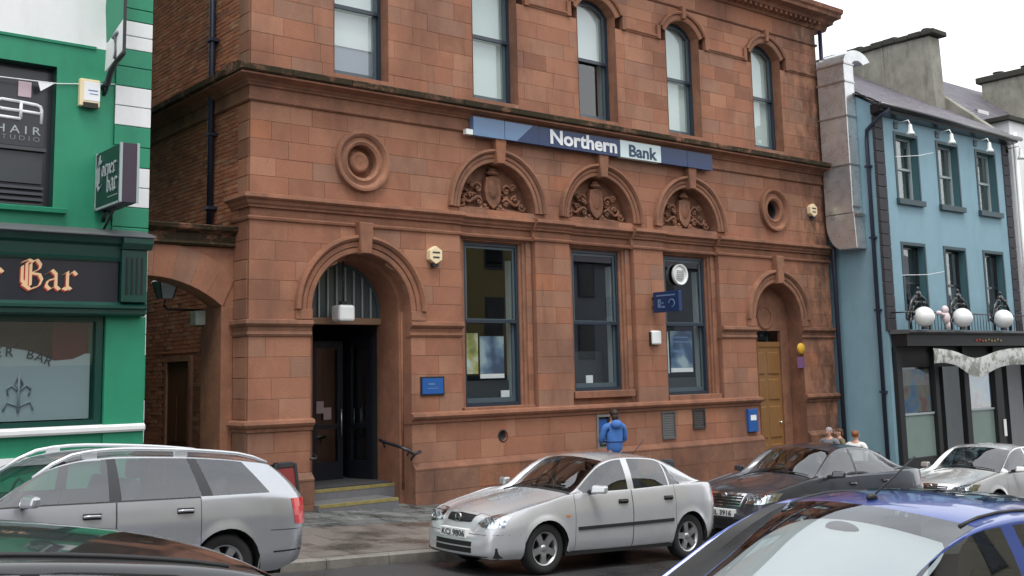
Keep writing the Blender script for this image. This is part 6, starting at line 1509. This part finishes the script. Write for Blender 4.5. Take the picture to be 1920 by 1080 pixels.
AVENSIS = dict(L=4.63, W=1.76, arch_r=.36, wheels=(.95, 3.65), wheel_r=.315, tyre_w=.2, top_h=1.48, belt_z=.97, cab_end=3.7, spokes=5, plate_txt='WIL 3916', nose=.07,
    plan=[(0, .52), (.03, .64), (.10, .73), (.25, .80), (.6, .85), (1.1, .875), (2.3, .88), (3.4, .87), (4.1, .83), (4.45, .75), (4.6, .66), (4.63, .60)],
    top=[(0, .48), (.03, .62), (.08, .72), (.16, .775), (.5, .86), (.9, .93), (1.20, .99), (1.26, 1.01), (1.6, 1.22), (1.95, 1.40), (2.2, 1.46), (2.55, 1.48), (3.0, 1.455), (3.4, 1.37), (3.75, 1.24), (4.02, 1.14), (4.2, 1.11), (4.5, 1.09), (4.58, 1.03), (4.63, .70)],
    belt=[(0, .42), (.05, .60), (.15, .71), (.4, .79), (.8, .87), (1.3, .95), (2.4, .985), (3.3, 1.02), (4.1, 1.04), (4.45, 1.02), (4.6, .93), (4.63, .62)],
    low=[(0, .20), (.2, .18), (3.2, .20), (4.2, .24), (4.63, .32)],
    roofw=[(0, .36), (.15, .58), (.6, .68), (1.15, .71), (1.5, .675), (2.0, .61), (2.8, .60), (3.3, .58), (4.0, .60), (4.63, .5)],
    glasstop=[(1.1, .96), (1.38, 1.0), (1.65, 1.17), (1.95, 1.33), (2.25, 1.395), (2.6, 1.405), (2.95, 1.37), (3.2, 1.30), (3.45, 1.19), (3.62, 1.08)],
    crown=[(0, .03), (.2, .055), (1.2, .06), (1.9, .05), (2.6, .045), (3.8, .05), (4.63, .03)], bow=[(0, .10), (.5, .12), (1.2, .15), (1.9, .12), (2.3, 0), (4.63, 0)],
    side_windows=[(1.46, 2.34), (2.40, 3.20), (3.23, 3.58)], doors=[(1.33, 2.36), (2.375, 3.32)], windscreen=(1.24, 1.96), bonnet=(.17, 1.17), rearglass=(3.45, 4.0), black_pillars=True, seats=(2.05, 2.9), mirror=(1.56, 1.02), handles=[(2.20, .86), (3.14, .885)], detail=saloon_detail)
GOLF = dict(AVENSIS); GOLF.update(plate_txt='', spokes=6, black_pillars=False)
silver = paint('silver_metallic_paint', (.60,.61,.635), .45, .26)
silver2 = paint('bright_silver_paint', (.47,.49,.52), .6, .22)
grey_p = paint('dark_grey_metallic_paint', (.05,.055,.068), .45, .3)
white_p = paint('pale_silver_paint', (.66,.66,.65), .5, .25)
blue_p = paint('blue_metallic_paint', (.028,.065,.28), .2, .32)
black_p = paint('black_car_paint', (.008,.010,.012), .0, .3)
YN = -6.0
car('parked_estate_car', 'silver estate car with roof rails and red tail lamp at left front', 'estate car', AUDI, 5.82-4.55, YN+.885, silver2, dz=.02)
car('parked_hatchback', 'silver hatchback with alloy wheels parked in front of the bank', 'hatchback', ASTRA, 8.25, YN+.855, silver)
car('parked_saloon', 'dark grey saloon with chrome grille parked behind the silver hatchback', 'saloon car', AVENSIS, 13.42, YN+.95, grey_p, dz=.04)
car('parked_saloon', 'pale silver saloon parked furthest down the street by the pub', 'saloon car', GOLF, 19.3, YN+.95, white_p)

def near_detail(root, cast, patch, col, S):
    for s in (-1, 1):
        T = [(s*.42, .76), (s*.60, .82), (s*.74, .84)]; B = [(s*.42, .64), (s*.60, .62), (s*.76, .66)]
        patch('headlight', M['reflector'], 'f', T, B, .008, 10, 4)
        ax = 'l' if s < 0 else 'R'
        # gutter seam along the roof
        pts = []
        for i in range(14):
            x = 1.95+.12*i; p, _ = cast('t', x, s*.535); pts.append(p+Vector((0, 0, .002)))
        MB().tube(pts, .010, 6).build('roof_seam', M['plastic'], root)
    patch('grille', M['mesh'], 'f', [(-.30, .70), (.30, .70)], [(-.30, .60), (.30, .60)], .008, 8, 3)
    patch('number_plate', M['plate'], 'f', [(-.26, .48), (.26, .48)], [(-.26, .37), (.26, .37)], .02, 8, 1)
    wiper(root, cast, .86, .6, 1.0, -.12); wiper(root, cast, .86, .0, 1.0, -.58)
    if S.get('aerial'):
        p, _ = cast('t', 1.98, 0); MB().ball((p.x, 0, p.z+.01), (.035, .022, .02), 10, 6).tube([(p.x, 0, p.z+.01), (p.x+.30, .0, p.z+.20)], .005, 5).build('aerial', M['plastic'], root)
        patch('sunroof', M['car_glass'], 't', [(2.32, -.36), (2.32, .36)], [(2.78, -.36), (2.78, .36)], .010, 10, 8)
        MB().ball((1.78, 0, S['belt_z']+.36), (.03, .11, .035), 12, 8).build('rear_view_mirror', M['plastic'], root)
        p, _ = cast('t', 1.36, -.45); MB().lathe([(0, 0), (.035, 0)], (p.x+.02, p.y, p.z-.02), 'z', 14).build('tax_disc', M['letter_white'], root)
MPV = dict(L=4.10, W=1.74, arch_r=.35, wheels=(.82, 3.40), wheel_r=.31, top_h=1.51, belt_z=1.0, cab_end=3.6, aerial=True, pillar_w=.05, seal=True,
    plan=[(0, .50), (.04, .62), (.12, .71), (.3, .79), (.7, .84), (1.2, .865), (2.4, .87), (3.3, .86), (3.8, .80), (4.02, .70), (4.10, .62)],
    top=[(0, .50), (.04, .64), (.10, .76), (.25, .85), (.5, .93), (.96, 1.02), (1.04, 1.045), (1.35, 1.215), (1.62, 1.37), (1.82, 1.455), (1.97, 1.49), (2.3, 1.515), (2.8, 1.50), (3.3, 1.455), (3.65, 1.38), (3.9, 1.20), (4.05, 1.05), (4.10, .75)],
    belt=[(0, .42), (.06, .62), (.15, .74), (.4, .83), (.8, .92), (1.3, .98), (2.3, 1.01), (3.2, 1.05), (3.8, 1.06), (4.0, 1.0), (4.10, .7)],
    low=[(0, .22), (.2, .20), (3.2, .20), (4.10, .30)],
    roofw=[(0, .36), (.15, .56), (.5, .63), (1.0, .66), (1.35, .64), (1.85, .60), (2.6, .60), (3.3, .58), (4.10, .55)],
    glasstop=[(.72, .94), (.9, .98), (1.3, 1.15), (1.7, 1.33), (2.0, 1.42), (2.4, 1.44), (2.9, 1.42), (3.3, 1.37), (3.5, 1.26), (3.6, 1.15)],
    crown=[(0, .03), (.2, .06), (1.1, .06), (1.9, .05), (2.6, .045), (4.10, .04)], bow=[(0, .10), (.5, .12), (.8, .16), (1.85, .14), (2.3, 0), (4.10, 0)],
    side_windows=[(1.05, 2.08), (2.16, 2.90), (2.95, 3.50)], doors=[(1.2, 2.12), (2.135, 3.0)], windscreen=(1.06, 1.88), bonnet=(.16, .98), rearglass=(3.62, 3.92), seats=(1.85, 2.65), mirror=(1.02, .96), handles=[(1.95, .88), (2.85, .90)], detail=near_detail)
DARK = dict(MPV); DARK.update(L=4.10, aerial=False)
car('near_car', 'blue car with large pale windscreen and sunroof in the near right corner', 'car', MPV, 5.15-1.86-.53, -12.98, blue_p, rz=math.radians(-11), dz=.075, group='cars on the near side of the street')
dk_car = car('near_car', 'glossy black car roof in the near left corner', 'car', DARK, 1.62-3.75, -12.85, black_p, dz=.0, group='cars on the near side of the street')

dk_car.matrix_world = dk_car.matrix_world @ Matrix.Diagonal((1, 1, .955, 1))
def sunshade():
    S = MPV; zt = pchip(S['top']); mb = MB(); vs = []; n, m = 14, 12
    for i in range(n+1):
        t = i/n; x = 1.13+.67*t
        for j in range(m+1):
            s_ = -1+2*j/m; y = s_*(.60-.06*t)*(1-.16*(t**7)); z = zt(x)-.055-.05*s_*s_
            if t > .8 and abs(s_) > .8: z -= .0
            vs.append((x+.14*(y/.6)**2+.05, y, z))
    mb.add(vs, [(i*(m+1)+j, (i+1)*(m+1)+j, (i+1)*(m+1)+j+1, i*(m+1)+j+1) for i in range(n) for j in range(m)], True)
    o = mb.build('windscreen_sunshade', flat('silver_white_sunshade', (.72,.73,.75), .45, grain=.08, gs=3), None)
    tag(o, 'pale reflective sunshade propped behind the windscreen of the blue car', 'sunshade'); return o
ns_ = sunshade(); ns_.matrix_world = [o for o in bpy.data.objects if o.name == 'near_car'][0].matrix_world.copy()

# ------------------------------------------------------------------ people
def skin_mesh(name, verts, edges, mat, parent, sub=2, root=0):
    me = bpy.data.meshes.new(name); me.from_pydata([v[0] for v in verts], edges, [])
    bm = bmesh.new(); bm.from_mesh(me); lay = bm.verts.layers.skin.verify(); bm.verts.ensure_lookup_table()
    for i, v in enumerate(verts):
        r = v[1]; bm.verts[i][lay].radius = r if isinstance(r, tuple) else (r, r); bm.verts[i][lay].use_root = (i == root)
    bm.to_mesh(me); bm.free(); me.materials.append(mat)
    o = bpy.data.objects.new(name, me); link(o, parent)
    sk = o.modifiers.new('skin', 'SKIN'); sk.use_smooth_shade = True
    sb = o.modifiers.new('sub', 'SUBSURF'); sb.levels = sub; sb.render_levels = sub
    return o
skin_m = flat('skin', (.52,.30,.22), .55)
def person(label, loc, rz, h, top, hair, arms='down', hood=False, legs=(.03,.03,.05), hairlen=0):
    t = thing('person', label, 'person', loc, rz); k_ = h/1.74
    A = {'down': [((.20,0,1.42), .058), ((.255,-.01,1.14), .045), ((.27,.06,.90), .032), ((.27,.08,.82), .035)],
         'forward': [((.20,0,1.42), .058), ((.26,.06,1.14), .045), ((.14,.30,1.13), .032), ((.11,.38,1.14), .035)]}[arms]
    V = [((0,0,.96), (.15,.105)), ((0,0,1.10), (.135,.095)), ((0,.0,1.28), (.16,.11)), ((0,-.005,1.44), (.10,.075)), ((0,.01,1.52), .052), ((0,.025,1.585), (.068,.078)), ((0,.02,1.65), (.078,.095)), ((0,.005,1.70), (.06,.07))]
    E_ = [(0,1),(1,2),(2,3),(3,4),(4,5),(5,6),(6,7)]
    for s_ in (-1, 1):
        b_ = len(V); V += [((s_*p[0], p[1], p[2]), r) for p, r in A]; E_ += [(3, b_), (b_, b_+1), (b_+1, b_+2), (b_+2, b_+3)]
        # five separate fingers rooted in the palm
        px_, py_, pz_ = V[-1][0]; d_ = Vector((0, .9, -.35)) if arms == 'forward' else Vector((0, .15, -1)); d_.normalize()
        for q in range(5):
            off = Vector((s_*.0, 0, 0)); b2 = len(V); sp = (q-1.5)*.018 if q < 4 else -.03
            side = Vector((s_*-1, 0, 0)) if arms == 'forward' else Vector((0, 1, 0)); ln_ = (.055, .065, .06, .045, .04)[q]
            p1 = Vector((px_, py_, pz_))+d_*.035+side*sp; p2 = p1+d_*ln_*.6; p3 = p2+(d_+Vector((0, .3, -.3)))*ln_*.4
            if q == 4: p1 = Vector((px_, py_, pz_))-side*.02; p2 = p1-side*.025+d_*.03; p3 = p2+d_*.025
            V += [(tuple(p1), .009), (tuple(p2), .008), (tuple(p3), .007)]; E_ += [(b_+3, b2), (b2, b2+1), (b2+1, b2+2)]
        b_ = len(V); V += [((s_*.09, 0, .88), .085), ((s_*.10, .015, .50), .055), ((s_*.105, -.01, .10), .036), ((s_*.11, .11, .04), .032)]; E_ += [(0, b_), (b_, b_+1), (b_+1, b_+2), (b_+2, b_+3)]
    body = skin_mesh('body', [((p[0]*k_, p[1]*k_, p[2]*k_), (tuple(q*k_ for q in r) if isinstance(r, tuple) else r*k_)) for p, r in V], E_, skin_m, t)
    J = [((0,0,.86), (.19,.14)), ((0,0,1.08), (.175,.125)), ((0,0,1.28), (.195,.135)), ((0,-.005,1.43), (.14,.10)), ((0,0,1.49), (.075,.07))]; JE = [(0,1),(1,2),(2,3),(3,4)]
    for s_ in (-1, 1):
        b_ = len(J); J += [((s_*p[0], p[1], p[2]), r+.022) for p, r in A[:3]]; JE += [(3, b_), (b_, b_+1), (b_+1, b_+2)]
    skin_mesh('jacket', [((p[0]*k_, p[1]*k_, p[2]*k_), (tuple(q*k_ for q in r) if isinstance(r, tuple) else r*k_)) for p, r in J], JE, top, t)
    T_ = [((0,0,.93), (.165,.12))]; TE = []
    for s_ in (-1, 1):
        b_ = len(T_); T_ += [((s_*.095, 0, .84), .10), ((s_*.10, .015, .50), .073), ((s_*.105, -.01, .10), .062)]; TE += [(0, b_), (b_, b_+1), (b_+1, b_+2)]
    skin_mesh('trousers', [((p[0]*k_, p[1]*k_, p[2]*k_), (tuple(q*k_ for q in r) if isinstance(r, tuple) else r*k_)) for p, r in T_], TE, flat('trouser_cloth', legs, .9), t)
    hm = MB().ball((0, -.012*k_, 1.675*k_), (.088*k_, .105*k_, .085*k_), 16, 10)
    if hairlen: hm.ball((0, -.06*k_, 1.60*k_), (.075*k_, .06*k_, .09*k_), 12, 8)
    hm.build('hair', hair, t)
    f_ = MB().ball((0, .118*k_, 1.62*k_), (.014, .022, .02), 8, 6)
    for s_ in (-1, 1): f_.ball((s_*.082*k_, .02*k_, 1.63*k_), (.012, .02, .03), 8, 6)
    f_.build('nose_and_ears', skin_m, t)
    ey = MB()
    for s_ in (-1, 1): ey.ball((s_*.032*k_, .100*k_, 1.65*k_), (.012, .008, .008), 8, 5)
    ey.build('eyes', M['well'], t)
    MB().box(-.022*k_, .022*k_, .098*k_, .106*k_, 1.578*k_, 1.586*k_).build('mouth', flat('lips', (.35,.12,.10), .5) if 'lips' not in bpy.data.materials else bpy.data.materials['lips'], t, .003)
    for s_ in (-1, 1): MB().ball((s_*.11*k_, .05*k_, .045), (.05, .135, .045), 12, 7).build('shoe', M['plastic'], t)
    if hood:
        MB().ball((0, -.115*k_, 1.46*k_), (.13*k_, .075*k_, .09*k_), 14, 8).build('hood', top, t); MB().ring(0, 0, [(.185*k_, -.015), (.195*k_, -.02), (.2*k_, .02), (.185*k_, .02)], 0, 360, 20).build('belt', flat('navy_belt', (.02,.05,.2), .8), t)
        b = t.children[-1]
    return t
bj = flat('bright_blue_jacket', (.07,.22,.62), .75, grain=.45, gs=7, bump=.8)
P1 = person('person in bright blue hooded jacket using the cash machine', (15.50, -.62, pav(15.5, -.62)), math.radians(-18), 1.74, bj, flat('dark_brown_hair', (.035,.02,.012), .6, grain=.5, gs=60), 'forward', True, hairlen=1)
for o in P1.children:
    if o.name.startswith('belt'): o.rotation_euler = (PI/2, 0, 0); o.location = (0, 0, 1.12); o.scale = (1, .72, 1)
P2 = person('person with ginger hair and white top walking past the blue gable', (19.85, -3.2, pav(19.85, -3.2)), math.radians(-75), 1.66, flat('white_top', (.7,.7,.7), .8), flat('ginger_hair', (.26,.09,.03), .6, grain=.4, gs=60))
P3 = person('person with grey hair and grey coat near the oak door', (20.66, -2.0, pav(20.66, -2.0)), math.radians(100), 1.68, flat('grey_coat', (.16,.17,.19), .85), flat('grey_hair', (.35,.33,.33), .7, grain=.4, gs=60))
P2.scale = (.91,)*3; P3.scale = (.89,)*3
P4 = person('short person with brown hair and olive coat behind the grey coated person', (22.2, -1.2, pav(22.2, -1.2)), math.radians(60), 1.42, flat('olive_coat', (.16,.13,.08), .85), flat('brown_hair', (.11,.05,.025), .7, grain=.4, gs=60), hairlen=1)
